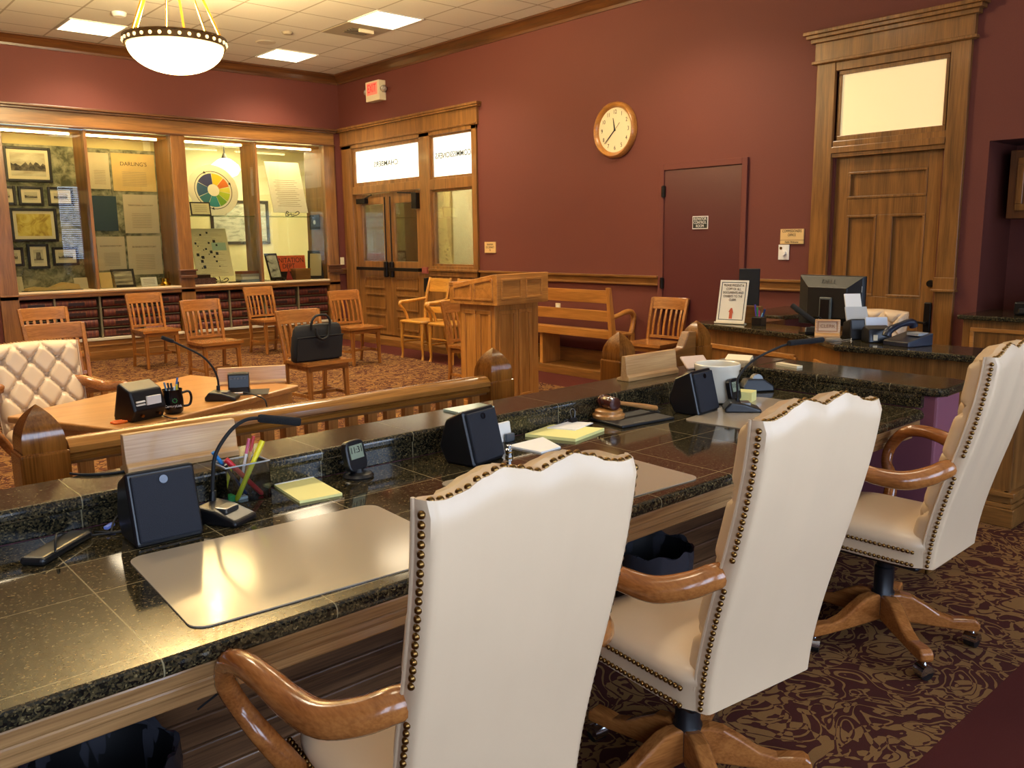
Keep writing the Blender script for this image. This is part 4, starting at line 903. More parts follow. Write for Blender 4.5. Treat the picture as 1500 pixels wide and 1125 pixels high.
# ------------------------------------------------------------------ upholstered chairs
M_nail = P('nail_brass', (128, 96, 52), .32, 1)
def exec_chair(zt=1.16, camel=True, arm_dz=0.0, base_rot=0.0, w0=.411, w1=.445, nails=True, label='', group=None, zseat=0.0):
    t = thing('executive_chair', label, 'chair', (0, 0, 0), group=group)
    zb = .40; r = .022; D = .046; H = zt-zb
    def wv(v): return w0+(w1-w0)*v
    def yr(v):
        v = max(v, 0); return -.250-.160*(.3*v+.7*(3*v*v-2*v**3) if v < 1 else v*.3+.7)
    def crest(u):
        if not camel: return .012*math.sin(PI*u)
        q = abs(u-.5)*2                    # 0 centre, 1 edge
        pts = ((0, .010), (.18, .022), (.33, .030), (.5, .019), (.68, .003), (.82, -.003), (1, .0))
        for (a, za), (b, zb_) in zip(pts, pts[1:]):
            if q <= b:
                k = (q-a)/(b-a); k = k*k*(3-2*k); return za+(zb_-za)*k
        return 0
    nx = 36
    us = [(1-math.cos(PI*i/nx))/2*.35+i/nx*.65 for i in range(nx+1)]
    def rnd(x, w_):
        e = abs(x)-(w_/2-r)
        return r*(1-math.sqrt(max(0, 1-(e/r)**2))) if e > 0 else 0
    rows = 30; rg = []
    for k in range(rows+1):
        v = k/rows; w_ = wv(v); rear = []; front = []
        top = max(0, (v-.97)/.03)
        for u in us:
            x = (u-.5)*w_; z = zb+(zt+crest(u)-zb)*v; o_ = rnd(x, w_)+.012*(top**2)
            rear.append((x, yr(v)+o_, z)); front.append((x, yr(v)+D-rnd(x, w_)*.3, z))
        rg.append(rear+front[::-1])
    m = MB(); n = len(rg[0]); m.rings(rg, cap=False)
    q = len(us); base = rows*n
    m.f += [(base+i, base+i+1, base+n-2-i, base+n-1-i) for i in range(q-1)]
    m.f += [(i+1, i, n-1-i, n-2-i) for i in range(q-1)]
    m.build('back_panel', M_leather, t, smooth=True)
    # tufted front cushion
    px, pz = .15, .185
    def cush(u, v):
        w_ = wv(v)-.006; x = (u-.5)*w_; vv = .06+.94*v; z = zb+(zt+crest(u)-zb)*vv
        eu = min(u, 1-u)*w_; ev = min(v*.8+.02, 1-v)*H
        e = min(1, eu/.05); f = min(1, max(0, ev)/.05); fall = math.sqrt(max(0, 1-(1-e)**2))*math.sqrt(max(0, 1-(1-f)**2))
        A = x/px+(z-zt)/pz+.25; B = x/px-(z-zt)/pz+.25
        da = abs(A-round(A)); db = abs(B-round(B)); 
        cr = max(math.exp(-(da/.07)**2), math.exp(-(db/.07)**2)); bt = math.exp(-((da/.14)**2+(db/.14)**2))
        return (x, yr(vv)+D-.004+.062*fall-fall*(.020*cr+.022*bt), z)
    MB().grid(cush, 44, 64).build('back_cushion', M_leather, t, smooth=True)
    b = MB()
    for i in range(-6, 7):
        for j in range(-8, 9):
            A, B = i, j; x = ((A-.25)+(B-.25))/2*px; dz = (A-B)/2*pz; z = zt+dz
            v = (z-zb)/H; v = (v-.06)/.94
            if .06 < v < .95 and abs(x) < wv(v)/2-.04:
                u = x/(wv(v)-.006)+.5; p = cush(u, v); b.ball((p[0], p[1]+.004, p[2]), .011, 8, 6, (1, .5, 1))
    b.build('tuft_buttons', M_leather, t, smooth=True)
    # nail trim
    if nails:
        sp = .0165; k = int(H*.985/sp); za = .78+arm_dz
        for s in (-1, 1):
            for lo, hi in ((0, za-.03), (za+.03, 9)):
                nm = MB()
                for i in range(k):
                    z = zb+.012+i*sp; v = (z-zb)/H
                    if lo < z < hi: nm.ball((s*(wv(v)/2-.0005), yr(v)+.019, z), .0072, 8, 5)
                nm.build('nail_trim', M_nail, t, smooth=True)
        k = int(w1/sp); nm = MB()
        for i in range(1, k):
            u = i/k; nm.ball(((u-.5)*w1, yr(1)+.020, zt+crest(u)-.0015), .0072, 8, 5)
        nm.build('nail_trim', M_nail, t, smooth=True)
    MB().tube([(s_*(wv(v)/2+.0005), yr(v)+D-.002, zb+H*v) for s_ in (-1,) for v in [i/20 for i in range(21)]], .004, 6).build('piping', M_leather, t, smooth=True)
    MB().tube([((wv(v)/2+.0005), yr(v)+D-.002, zb+H*v) for v in [i/20 for i in range(21)]], .004, 6).build('piping', M_leather, t, smooth=True)
    # seat
    zs = zseat; rg = []
    def ring(z, k, y_in=0):
        o_ = []
        for i in range(44):
            a = 2*PI*i/44; c, s = math.cos(a), math.sin(a)
            o_.append(((.232*k)*math.copysign(abs(c)**.35, c), .0+(.245*k)*math.copysign(abs(s)**.4, s)-.005, z))
        return o_
    m = MB(); m.rings([ring(.395+zs, .97), ring(.40+zs, 1.0), ring(.462+zs, 1.0), ring(.470+zs, 1.015), ring(.485+zs, 1.01), ring(.502+zs, .96), ring(.516+zs, .8), ring(.524+zs, .5), ring(.526+zs, .1)])
    m.build('seat', M_leather, t, smooth=True)
    if nails:
        for z in (.412+zs, .458+zs):
            for s in (-1, 1):
                nm = MB()
                for i in range(26): nm.ball((s*.2335, -.19+i*.0165, z), .007, 8, 5)
                nm.build('nail_trim', M_nail, t, smooth=True)
            nm = MB()
            for i in range(24): nm.ball((-.19+i*.0165, .241, z), .007, 8, 5)
            nm.build('nail_trim', M_nail, t, smooth=True)
    MB().bx(-.2, .2, -.2, .2, .375+zs, .396+zs).build('seat_pan', M_black, t, bevel=.01)
    # arms
    for s in (-1, 1):
        d = arm_dz
        ax = [.185, .222, .268, .315, .340, .357, .372, .382, .378, .352, .325, .285, .24]
        ay = [-.280, -.272, -.24, -.18, -.10, -.03, .045, .115, .165, .168, .135, .118, .13]
        az = [.772, .770, .750, .732, .735, .750, .755, .735, .67, .605, .555, .49, .425]
        pts = [(s*x, y, z+d*(1 if k < 9 else .4)) for k, (x, y, z) in enumerate(zip(ax, ay, az))]
        rr = [.030, .032, .033, .033, .030, .027, .025, .024, .023, .022, .024, .026, .024]
        MB().tube(pts, rr, 14, smooth=5).build('arm', wood('red', 'y'), t, smooth=True)
    # base
    MB().lathe([(.03, .10), (.042, .105), (.042, .19), (.036, .2), (.036, .29), (.030, .295), (.030, .38+zs)], 24).build('gas_column', M_black, t, smooth=True)
    for i in range(5):
        a = base_rot+2*PI*i/5; R = Matrix.Rotation(a, 4, 'Z')
        prof = [(.02, .085), (.02, .185), (.06, .19), (.10, .183), (.15, .155), (.20, .122), (.25, .108), (.29, .112), (.325, .112), (.342, .10), (.345, .08), (.338, .066), (.28, .066), (.15, .074), (.05, .082)]
        m = MB(); m.M = R; m.prism(prof, 'y', -.024, .024); m.build('base_leg', wood('red', 'x' if abs(math.cos(a)) > .7 else 'y'), t, bevel=.009, seg=3)
        c, s = math.cos(a), math.sin(a); cx, cy = c*.322, s*.322; b_ = a+.9+i
        m = MB(); m.M = Matrix.Translation((cx, cy, 0)) @ Matrix.Rotation(b_, 4, 'Z')
        rgs = []
        for y_, rr_ in ((-.026, .012), (-.024, .026), (.024, .026), (.026, .012)): rgs.append([(rr_*1.02*math.cos(q), y_, .03+rr_*1.02*math.sin(q)) for q in [PI*j/12-.5 for j in range(15)]]+[(0, y_, .03)])
        m.rings(rgs).cyl((0, 0, .05), (0, 0, .075), .008); cs = m.build('caster', M_chrome, t, smooth=True)
        m = MB(); m.M = Matrix.Translation((cx, cy, 0)) @ Matrix.Rotation(b_, 4, 'Z'); m.cyl((0, -.02, .025), (0, .02, .025), .0245, n=18); m.build('caster_wheel', M_black, cs, smooth=True)
    return t
G = 'white leather chairs behind the judges desk'
c2 = exec_chair(base_rot=math.radians(-42), label='middle white leather executive chair, before the wastebasket', group=G); c2.location = (1.835, 1.343, 0); c2.rotation_euler = (0, 0, -.117)
c1 = exec_chair(base_rot=math.radians(10), label='nearest white leather executive chair, back filling the foreground', group=G); c1.location = (.978, 1.388, 0); c1.rotation_euler = (0, 0, -.105)
c3 = exec_chair(base_rot=math.radians(-58), label='white leather executive chair at far right by the plum end wall', group=G); c3.location = (3.13, 1.388, 0); c3.rotation_euler = (0, 0, .019)
ct = exec_chair(zt=.975, camel=False, arm_dz=-.03, w0=.46, w1=.49, nails=True, label='tufted ivory leather armchair behind the attorneys table at left', base_rot=.3); ct.location = (1.20, 5.28, 0); ct.rotation_euler = (0, 0, PI+.02)
ck_ = exec_chair(zt=.98, camel=False, w0=.40, w1=.42, nails=False, label='ivory leather chair behind the clerk counter by the office door', base_rot=.7); ck_.location = (6.0, 2.98, 0); ck_.rotation_euler = (0, 0, PI/2)

# ------------------------------------------------------------------ judges' desk
DZ = .775; LZ = .87
dk = thing('judges_desk', 'long black granite tiled desk with oak edge and plum panels', 'desk', (0, 0, 0))
XE = 3.86
poly = [(-2.6, 1.555), (XE-.06, 1.555), (XE-.015, 1.575), (XE, 1.62), (XE, 2.49), (-2.6, 2.49)]
MB().prism(poly, 'z', DZ-.038, DZ).build('desktop', M_granite_desk, dk, bevel=.016, seg=4)
m = MB(); m.bx(-2.6, XE-.04, 1.575, 1.61, DZ-.075, DZ-.038); m.bx(-2.6, XE-.05, 1.585, 1.605, DZ-.10, DZ-.075); m.bx(-2.6, XE-.05, 1.60, 1.63, DZ-.13, DZ-.09); m.build('edge_trim', wood('trim', 'x'), dk, bevel=.008, seg=3)
MB().bx(-2.6, XE+.04, 2.50, 2.60, 0, LZ-.04).build('riser_wall', M_purple, dk)
MB().bx(-2.6, XE+.03, 2.485, 2.50, DZ, LZ-.03).build('granite_riser', M_granite_ledge, dk)
MB().bx(-2.6, XE, 2.20, 2.50, 0, .34).build('cable_chase', wood('under', 'x'), dk, bevel=.006)
for k in range(1, 4): MB().bx(-2.6, XE, 2.186, 2.20, .085*k-.012, .085*k+.012).build('chase_molding', wood('under', 'x'), dk, bevel=.005)
poly = [(-2.6, 2.44), (.4, 2.463), (3.93, 2.50), (4.28, 2.50), (4.28, 2.80), (.45, 2.712), (-2.6, 2.64)]
MB().prism(poly, 'z', LZ-.04, LZ).build('ledge', M_granite_ledge, dk, bevel=.014, seg=4)
# wing with its own ledge, ending in the plum wall
MB().bx(3.90, 4.15, 1.54, 2.52, 0, LZ-.04).build('end_wall', M_purple, dk, bevel=.012)
m = MB(); m.bx(3.885, 4.16, 1.525, 1.54, 0, .09); m.bx(3.885, 3.90, 1.525, 2.4, 0, .09); m.build('end_base', wood('brown', 'x'), dk, bevel=.004)
MB().bx(3.87, 3.90, 1.60, 2.49, DZ, LZ-.035).build('granite_riser', M_granite, dk)
poly = [(3.90, 2.5), (3.87, 1.58), (3.885, 1.525), (3.93, 1.505), (4.15, 1.515), (4.215, 1.54), (4.235, 1.60), (4.28, 2.5)]
MB().prism(poly, 'z', LZ-.04, LZ).build('side_ledge', M_granite_side, dk, bevel=.014, seg=4)
MB().bx(-2.6, -2.5, 1.62, 2.5, 0, DZ-.04).build('end_panel', M_purple, dk)
MB().bx(-2.6, XE+.4, 2.60, 2.62, 0, LZ-.04).build('public_panel', wood('brown', 'x'), dk)

def mat_(x, y, rz, label):
    t = thing('desk_mat', label, 'mat', (x, y, DZ+.0005), rz, group='translucent writing mats on the desk'); w_, h_, r = .345, .255, .04; pts = []
    for sx, sy, a0 in ((1, 1, 0), (-1, 1, PI/2), (-1, -1, PI), (1, -1, 1.5*PI)):
        for k in range(7): a = a0+PI/2*k/6; pts.append((sx*(w_-r)+r*math.cos(a), sy*(h_-r)+r*math.sin(a)))
    m = MB().prism(pts, 'z', 0, .003); m.build('mat_sheet', M_matp, t)
M_matp = P('smoked_vinyl', (168, 154, 132), .12, spec=.8)
mat_(.94, 1.875, -.06, 'translucent tan writing mat before the nearest chair'); mat_(1.90, 1.875, -.06, 'translucent tan writing mat mostly hidden behind the nearest chair'); mat_(3.28, 1.98, .12, 'translucent grey writing mat under the far microphone')

def speaker(x, y, rz, label, z=DZ, wd=.178, h=.195, back=False):
    t = thing('desk_speaker', label, 'speaker', (x, y, z), rz, group='black wedge desk speakers')
    # front leans back: local -y is the grille
    w_ = wd/2
    m = MB(); prof = [(-.055, .0), (-.005, h), (.075, h*.80), (.105, h*.30), (.075, 0)]
    m.prism(prof, 'x', -w_, w_); m.build('cabinet', M_black, t, bevel=.011, seg=3)
    sl = Vector((0, .05, h)).normalized(); nrm = Vector((0, -h, .05)).normalized()
    m = MB(); p0 = Vector((0, -.055, .0)); a = p0+sl*.012; b = p0+sl*(h*1.02-.012)
    m.bar(a+nrm*.004, b+nrm*.004, wd-.018, .016, nrm); m.build('grille', M_grille, t, bevel=.005)
    c = p0+sl*(h*.86)+nrm*.013; m = MB().cyl(c, c+nrm*.003, .011, n=18); bd = m.build('badge', P('dark_chrome', (70, 72, 76), .25, 1), t, smooth=True)
    if back:
        m = MB(); m.bx(-.02, .07, .1025, .1045, h*.42, h*.62)
    return t
speaker(.742, 2.255, -.02, 'black wedge speaker nearest the camera beside the left name block'); speaker(1.85, 2.285, .22, 'black wedge speaker behind the nearest white chair'); speaker(3.105, 2.255, .12, 'black wedge speaker beside the white crock')

def gooseneck(loc, rz, pts, head, label, hr=.011, grp='gooseneck desk microphones'):
    t = thing('gooseneck_microphone', label, 'microphone', loc, rz, group=grp)
    m = MB(); m.prism([(-.085, 0), (.075, 0), (.075, .018), (.0, .042), (-.06, .05), (-.085, .02)], 'x', -.05, .05); m.M = None
    b = m.build('base', M_black, t, bevel=.01, seg=3); 
    MB().bx(-.028, .028, -.012, .03, .028, .046).build('talk_button', M_steel, t, bevel=.004)
    inv = Matrix.Rotation(-rz, 3, 'Z')
    L_ = [inv @ (Vector(p)-Vector(loc)) for p in pts]
    MB().tube([L_[0], L_[0]*.45+L_[1]*.55], .0095, 10).build('neck_sleeve', M_black, t, smooth=True)
    MB().tube(L_, .0055, 10, smooth=6).build('gooseneck', M_mblack, t, smooth=True)
    h = [inv @ (Vector(p)-Vector(loc)) for p in head]; d = (h[1]-h[0]).normalized()
    MB().tube([h[0]-d*.002, h[0]+d*.004, h[1]-d*.004, h[1]], [hr*.8, hr, hr, hr*.85], 16).build('foam_windscreen', M_foam, t, smooth=True)
    return t
gooseneck((.915, 2.27, DZ), PI+.5, [(.905, 2.33, .805), (.913, 2.33, .89), (.926, 2.33, .956), (.969, 2.325, 1.015), (1.01, 2.31, 1.045), (1.045, 2.29, 1.05)], [(1.04, 2.28, 1.051), (1.153, 2.25, 1.027)], 'nearest gooseneck microphone, bent right above the pen cup', .0125)
gooseneck((3.25, 2.12, DZ), PI+.75, [(3.252, 2.15, .80), (3.25, 2.15, .86), (3.255, 2.15, .928), (3.348, 2.14, .993), (3.50, 2.11, 1.04), (3.58, 2.09, 1.055)], [(3.55, 2.08, 1.06), (3.80, 2.05, 1.056)], 'gooseneck microphone before the white crock, bent far right', .0135)

def nameblock(x, y, z, rz, w_, h, label, mat=None, face=None):
    t = thing('name_block', label, 'nameplate', (x, y, z), rz, group='plain oak name blocks on the desk ledge')
    m = MB(); m.prism([(-.028, 0), (.05, 0), (.05, .012), (.025, .022), (.02, h), (-.004, h), (-.016, .03), (-.028, .02)], 'x', -w_/2, w_/2); m.build('block', mat or wood('pale', 'x'), t, bevel=.003); return t
nameblock(.938, 2.625, LZ, -.015, .345, .118, 'pale oak name block behind the nearest desk speaker'); nameblock(3.26, 2.66, LZ, .0, .385, .12, 'pale oak name block on the ledge near the white crock')

# pen cup
pc = thing('pen_cup', 'clear plastic cup holding pens and highlighters on the desk', 'cup', (1.045, 2.44, DZ)); m = MB()
for q in ((-.07, -.067, -.05, .05), (.067, .07, -.05, .05), (-.067, .067, -.05, -.047), (-.067, .067, .047, .05)): m.bx(q[0], q[1], q[2], q[3], 0, .115)
m.bx(-.07, .07, -.05, .05, 0, .003); m.build('cup_walls', glass('clear_acrylic', (226, 234, 238), 2.6), pc); MB().rectframe(-.071, .071, -.051, .051, .005, -.0035, .0).build('cup_rim_glint', P('acrylic_rim_glint', (160, 168, 174), .1), pc).matrix_local = Matrix.Translation((0, 0, .115)) @ Matrix.Rotation(-PI/2, 4, 'X')  # pale rim paints the bright glint along the clear cup's edges
def pen(p0, p1, r, col, label, cap=None, kind='pen', grp=None):
    t = thing(kind, label, kind, p0, group=grp); d = Vector(p1)-Vector(p0)
    MB().tube([(0, 0, 0), d*.04, d*.75, d*.76, d], [r*.35, r, r, r*1.05, r*1.0], 12).build('barrel', P('pen_%s' % label[:14], col, .35), t, smooth=True)
    if cap: MB().tube([d*.74, d*1.005], r*1.12, 12).build('cap', P('pencap_%s' % label[:14], cap, .35), t, smooth=True)
    return t
B = (1.045, 2.44, DZ+.005)
for (a, b, r, c, cp, lb, kd) in (((-.035, -.03, 0), (.065, -.02, .168), .0075, (236, 222, 40), (232, 216, 30), 'yellow highlighter leaning right in the clear cup', 'highlighter'), ((.055, -.02, 0), (-.045, .0, .125), .0075, (190, 30, 44), (200, 36, 48), 'red marker leaning left in the clear cup', 'marker'),
        ((-.005, .02, 0), (.04, .02, .172), .0045, (236, 232, 226), (200, 90, 120), 'white pencil standing in the clear cup', 'pencil'), ((.01, .03, 0), (.06, .03, .175), .0045, (196, 150, 90), (190, 60, 60), 'tan pencil standing in the clear cup', 'pencil'),
        ((.02, .02, 0), (-.075, .02, .150), .0055, (30, 60, 110), (40, 130, 200), 'blue pen leaning left in the clear cup', 'pen'), ((-.05, .03, 0), (-.03, .0, .11), .006, (240, 222, 40), None, 'yellow highlighter standing at the back of the clear cup', 'highlighter'), ((.0, 0, 0), (-.06, -.03, .118), .0045, (20, 20, 24), None, 'black pen leaning left in the clear cup', 'pen')):
    pen(Vector(B)+Vector(a), Vector(B)+Vector(b), r, c, lb, cp, kd)
t = thing('paper_clips', 'green and white clips at the bottom of the clear cup', 'clip', (1.0, 2.425, DZ+.004)); m = MB().bx(-.02, .01, -.015, .015, 0, .02); m.build('clip', P('green_clip', (40, 170, 80), .5), t, bevel=.003); MB().bx(.015, .05, -.01, .02, 0, .008).build('clip', M_white, t)

def pad(pts, z, h, mat, label, binding=None):
    t = thing('notepad', label, 'notepad', (pts[0][0], pts[0][1], z)); MB().prism([(p[0]-pts[0][0], p[1]-pts[0][1]) for p in pts], 'z', 0, h).build('sheets', mat, t)
    if binding:
        a, b = [Vector((p[0]-pts[0][0], p[1]-pts[0][1], h*.5+.0008)) for p in binding]; MB().bar(a, b, .016, h+.001).build('binding', M_paper, t)
    return t
pad([(1.171, 2.495), (1.146, 2.268), (1.282, 2.252), (1.307, 2.49)], DZ, .008, M_yellowp, 'yellow notepad with white binding beside the clear pen cup', [(1.171, 2.487), (1.307, 2.482)])
pad([(2.06, 2.36), (2.08, 2.20), (2.19, 2.21), (2.25, 2.37)], DZ, .006, M_paper, 'small white paper pad behind the nearest white chair'); 
pad([(2.22, 2.44), (2.30, 2.24), (2.52, 2.29), (2.42, 2.49)], DZ, .012, M_yellowp, 'yellow legal pad lying before the gavel'); pad([(2.35, 2.45), (2.40, 2.34), (2.55, 2.38), (2.50, 2.47)], DZ+.012, .004, M_paper, 'folded white papers lying on the yellow legal pad')
t = thing('binder_clip', 'black binder clip on the white papers by the gavel', 'clip', (2.505, 2.452, DZ+.016)); MB().prism([(-.012, 0), (.012, 0), (0, .018)], 'x', -.018, .018).build('clip_body', M_black, t); MB().tube([(-.008, 0, .016), (-.014, .004, .045), (.0, .006, .055), (.014, .004, .045), (.008, 0, .016)], .0015, 6, smooth=3).build('wire_handle', M_steel, t, smooth=True)
def weather_clock(x, y, rz, label, txt):
    t = thing('digital_clock', label, 'clock', (x, y, DZ), rz, group='small black digital clocks on the desk'); m = MB(); m.M = Matrix.Rotation(-.22, 4, 'X')
    n = 24; pts = [(.046*math.copysign(abs(math.cos(a))**.45, math.cos(a)), .072+.053*math.copysign(abs(math.sin(a))**.5, math.sin(a))) for a in [2*PI*k/n for k in range(n)]]
    m.prism(pts, 'y', -.014, .012); m.build('case', M_black, t, bevel=.006, seg=3)
    m = MB(); m.M = Matrix.Rotation(-.22, 4, 'X'); m.bx(-.030, .030, -.0165, -.013, .062, .108); m.build('lcd_screen', P('lcd_green', (140, 152, 130), .3), t)
    fr = (Matrix.Rotation(-.22, 3, 'X') @ BACKWALL); text('digits', txt, .03, M_ink, t, Matrix.Rotation(-.22, 4, 'X') @ Vector((0, -.0168, .09)), fr, sx=.9)
    MB().lathe([(.05, 0), (.052, .006), (.045, .014), (.02, .018), (.015, .03)], 28).build('foot', M_black, t, smooth=True); return t
weather_clock(1.43, 2.40, .28, 'small black digital clock reading 1131 against the ledge', '11:31'); weather_clock(3.36, 2.23, .1, 'small black digital clock behind the far microphone', '11:31')
t = thing('card_holder', 'white and grey card holder behind the second desk speaker', 'card holder', (2.10, 2.44, DZ), .1); MB().prism([(-.012, 0), (.03, 0), (.012, .075), (0, .075)], 'x', -.045, .045).build('holder', M_white, t, bevel=.004); MB().bx(-.005, .042, -.03, -.012, 0, .034).build('pocket', P('grey_tint', (70, 76, 84), .2), t, bevel=.006)
t = thing('cable_plug', 'silver audio plug standing beside the second desk speaker', 'plug', (1.985, 2.27, DZ)); MB().lathe([(.013, 0), (.014, .02), (.01, .024), (.01, .036), (.004, .038)], 20).build('plug_body', M_chrome, t, smooth=True); MB().lathe([(.0145, .008), (.0145, .014)], 20).build('ring', M_brass, t)
t = thing('sound_block', 'round light wood sound block under the gavel head', 'sound block', (2.69, 2.42, DZ+.0125)); MB().lathe([(.068, 0), (.07, .006), (.07, .014), (.064, .018), (.06, .021), (.06, .032), (.055, .036), (.01, .037)], 36).build('block', wood('table', 'x'), t, smooth=True)
t = thing('gavel', 'dark wooden gavel with pale handle resting on its block', 'gavel', (2.69, 2.42, DZ+.05), -.25)
m = MB(); pr = [(.016, -.052), (.027, -.05), (.029, -.036), (.025, -.03), (.027, -.025), (.028, 0), (.027, .025), (.025, .03), (.029, .036), (.027, .05), (.016, .052)]
m.rings([[(r*math.cos(2*PI*k/24), y_, .028+r*math.sin(2*PI*k/24)) for k in range(24)] for r, y_ in pr]); m.build('gavel_head', P('dark_walnut', (74, 34, 24), .2, coat=.3), t, smooth=True)
MB().tube([(.02, 0, .028), (.05, 0, .022), (.06, 0, .019), (.1, 0, .01), (.2, .0, -.012), (.25, .0, -.023), (.258, 0, -.025)], [.008, .010, .008, .009, .012, .011, .004], 14, smooth=3).build('handle', wood('table', 'x'), t, smooth=True)
t = thing('portfolio', 'flat black leather portfolio under the gavel block', 'portfolio', (2.75, 2.345, DZ+.0005), -.12); MB().bx(-.14, .16, -.10, .11, 0, .012).build('cover', P('black_leather', (22, 22, 22), .5), t, bevel=.004); MB().bx(-.06, .0, -.085, -.08, .012, .0125).build('foil_stamp', M_steel, t)
t = thing('crock', 'glazed white stoneware crock on the desk behind a speaker', 'crock', (3.385, 2.355, DZ)); MB().lathe([(.085, 0), (.098, .006), (.102, .15), (.108, .158), (.108, .178), (.104, .182), (.096, .178), (.094, .15), (.09, .012), (.01, .01)], 40).build('jar', P('glazed_cream', (230, 224, 204), .2, coat=.4), t, smooth=True)
t = thing('tape_dispenser', 'black tape dispenser in the far corner of the desk', 'tape dispenser', (3.73, 2.36, DZ), -.5); MB().prism([(-.09, 0), (.09, 0), (.085, .03), (.03, .065), (-.06, .07), (-.085, .03)], 'y', -.03, .03).build('body', M_black, t, bevel=.008); MB().cyl((.0, -.014, .06), (0, .014, .06), .03, n=20).build('tape_roll', M_steel, t)
t = thing('sticky_notes', 'cream note cube behind the far digital clock', 'notes', (3.47, 2.25, DZ), .3); box('note_block', M_yellowp, (-.04, .04, -.04, .04, 0, .05), t)
t = thing('phone_stand', 'cream phone leaning on a stand on the ledge right of the name block', 'phone', (3.63, 2.64, LZ), -.3); m = MB(); m.M = Matrix.Rotation(-.9, 4, 'X'); m.bx(-.075, .075, -.012, 0, 0, .09); m.build('handset', P('phone_cream', (214, 184, 160), .4), t, bevel=.006); MB().bx(-.03, .03, -.01, .07, 0, .008).build('stand', M_black, t)
t = thing('glass_plaque', 'flat pale green glass plate on the ledge behind the second speaker', 'plate', (2.12, 2.66, LZ), .0); MB().bx(-.1, .085, -.05, .05, 0, .008).build('plate', P('pale_glass', (176, 196, 178), .1), t)
t = thing('folded_card', 'white folded paper tent in the corner of the granite ledge', 'card', (4.08, 2.70, LZ), .3); MB().prism([(-.03, 0), (.05, 0), (.035, .022)], 'y', -.07, .07).build('folded_card', M_cream, t)
t = thing('name_strip', 'small cream printed strip lying on the side ledge', 'label', (4.035, 2.36, LZ), -.25); box('strip', M_cream, (-.02, .02, -.075, .075, 0, .012), t)
# battery pack and cables
t = thing('power_bank', 'black slim battery pack lying at the left of the desk', 'battery pack', (.50, 2.335, DZ), .75); MB().bx(-.105, .105, -.033, .033, 0, .022).build('case', P('satin_black', (26, 26, 26), .3), t, bevel=.01, seg=3)
t = thing('cable', 'loose black cable from the battery pack to the nearest speaker', 'cable', (.54, 2.3, DZ)); MB().tube([(-.06, -.03, .02), (-.05, .0, .045), (-.02, .09, .03), (.03, .10, .008), (.08, .08, .005), (.14, .06, .006)], .0028, 8, smooth=6).build('cord', M_mblack, t, smooth=True)
t = thing('cable', 'tangled black cables behind the nearest speaker', 'cable', (.64, 2.37, DZ)); m = MB(); m.tube([(0, 0, .006), (.03, .05, .03), (.08, .06, .05), (.11, .02, .006), (.06, -.04, .004), (.12, -.07, .006)], .0028, 8, smooth=6); m.tube([(-.03, .04, .006), (.02, .0, .006), (.07, .05, .006), (.14, .04, .02)], .0028, 8, smooth=6); m.build('cord', M_mblack, t, smooth=True)
MB().bar((-.005, .03, .012), (.02, .045, .016), .014, .009).build('connector', P('led_blue', (120, 140, 220), .3), t, bevel=.002)
t = thing('cable', 'thin black cable lying by the third desk speaker', 'cable', (2.98, 2.33, DZ)); MB().tube([(-.06, .06, .012), (-.03, .02, .006), (0, .06, .01), (.06, .06, .006)], .0025, 8, smooth=6).build('cord', M_mblack, t, smooth=True)
t = thing('cable', 'black cable crossing the granite ledge beside the left newel post', 'cable', (.70, 2.68, LZ)); MB().tube([(-.06, .05, .004), (-.035, .01, .004), (.02, -.03, .004), (.09, -.045, .004)], .004, 8, smooth=6).build('cord', M_mblack, t, smooth=True)
# under the desk
def bin_(x, y, z, r, label):
    t = thing('wastebasket', label, 'wastebasket', (x, y, 0), group='black lined wastebaskets under the desk'); MB().lathe([(r*.78, 0), (r*.8, .01), (r, z), (r*.96, z), (r*.76, .015), (.01, .012)], 32).build('bin', M_black, t, smooth=True)
    m = MB(); n = 64; rg = []
    for k, (f, zz) in enumerate(((.90, z-.16), (.94, z-.05), (.965, z+.004), (1.03, z+.008), (1.045, z-.03), (1.035, z-.10))):
        rg.append([(r*(f+.022*math.sin(7*a+k)+.014*math.sin(17*a+2*k))*math.cos(a), r*(f+.022*math.sin(7*a+k)+.014*math.sin(17*a+2*k))*math.sin(a), zz+.008*math.sin(9*a+k)) for a in [2*PI*i/n for i in range(n)]])
    m.rings(rg, cap=False).build('bag_liner', P('bin_bag', (52, 52, 58), .2, spec=.7), t, smooth=True)
bin_(.47, 2.0, .36, .165, 'black bag lined wastebasket at the lower left under the desk'); bin_(2.50, 2.02, .36, .155, 'black bag lined wastebasket behind the middle white chair')
t = thing('paper_box', 'white paper carton lying on the wooden chase under the desk', 'box', (1.28, 2.33, .342), .03); box('carton', P('carton_white', (214, 206, 196), .6), (-.16, .16, -.1, .1, 0, .06), t, .003); box('flap', M_paper, (-.15, .0, -.104, -.1, .005, .055), t)
t = thing('cable', 'thin black cable hanging under the desk at left', 'cable', (.80, 2.0, .45)); MB().tube([(-.12, .2, .25), (.0, .1, .2), (.06, .0, .15), (.04, -.04, .05), (-.08, .05, -.08)], .003, 8, smooth=6).build('cord', M_mblack, t, smooth=True)

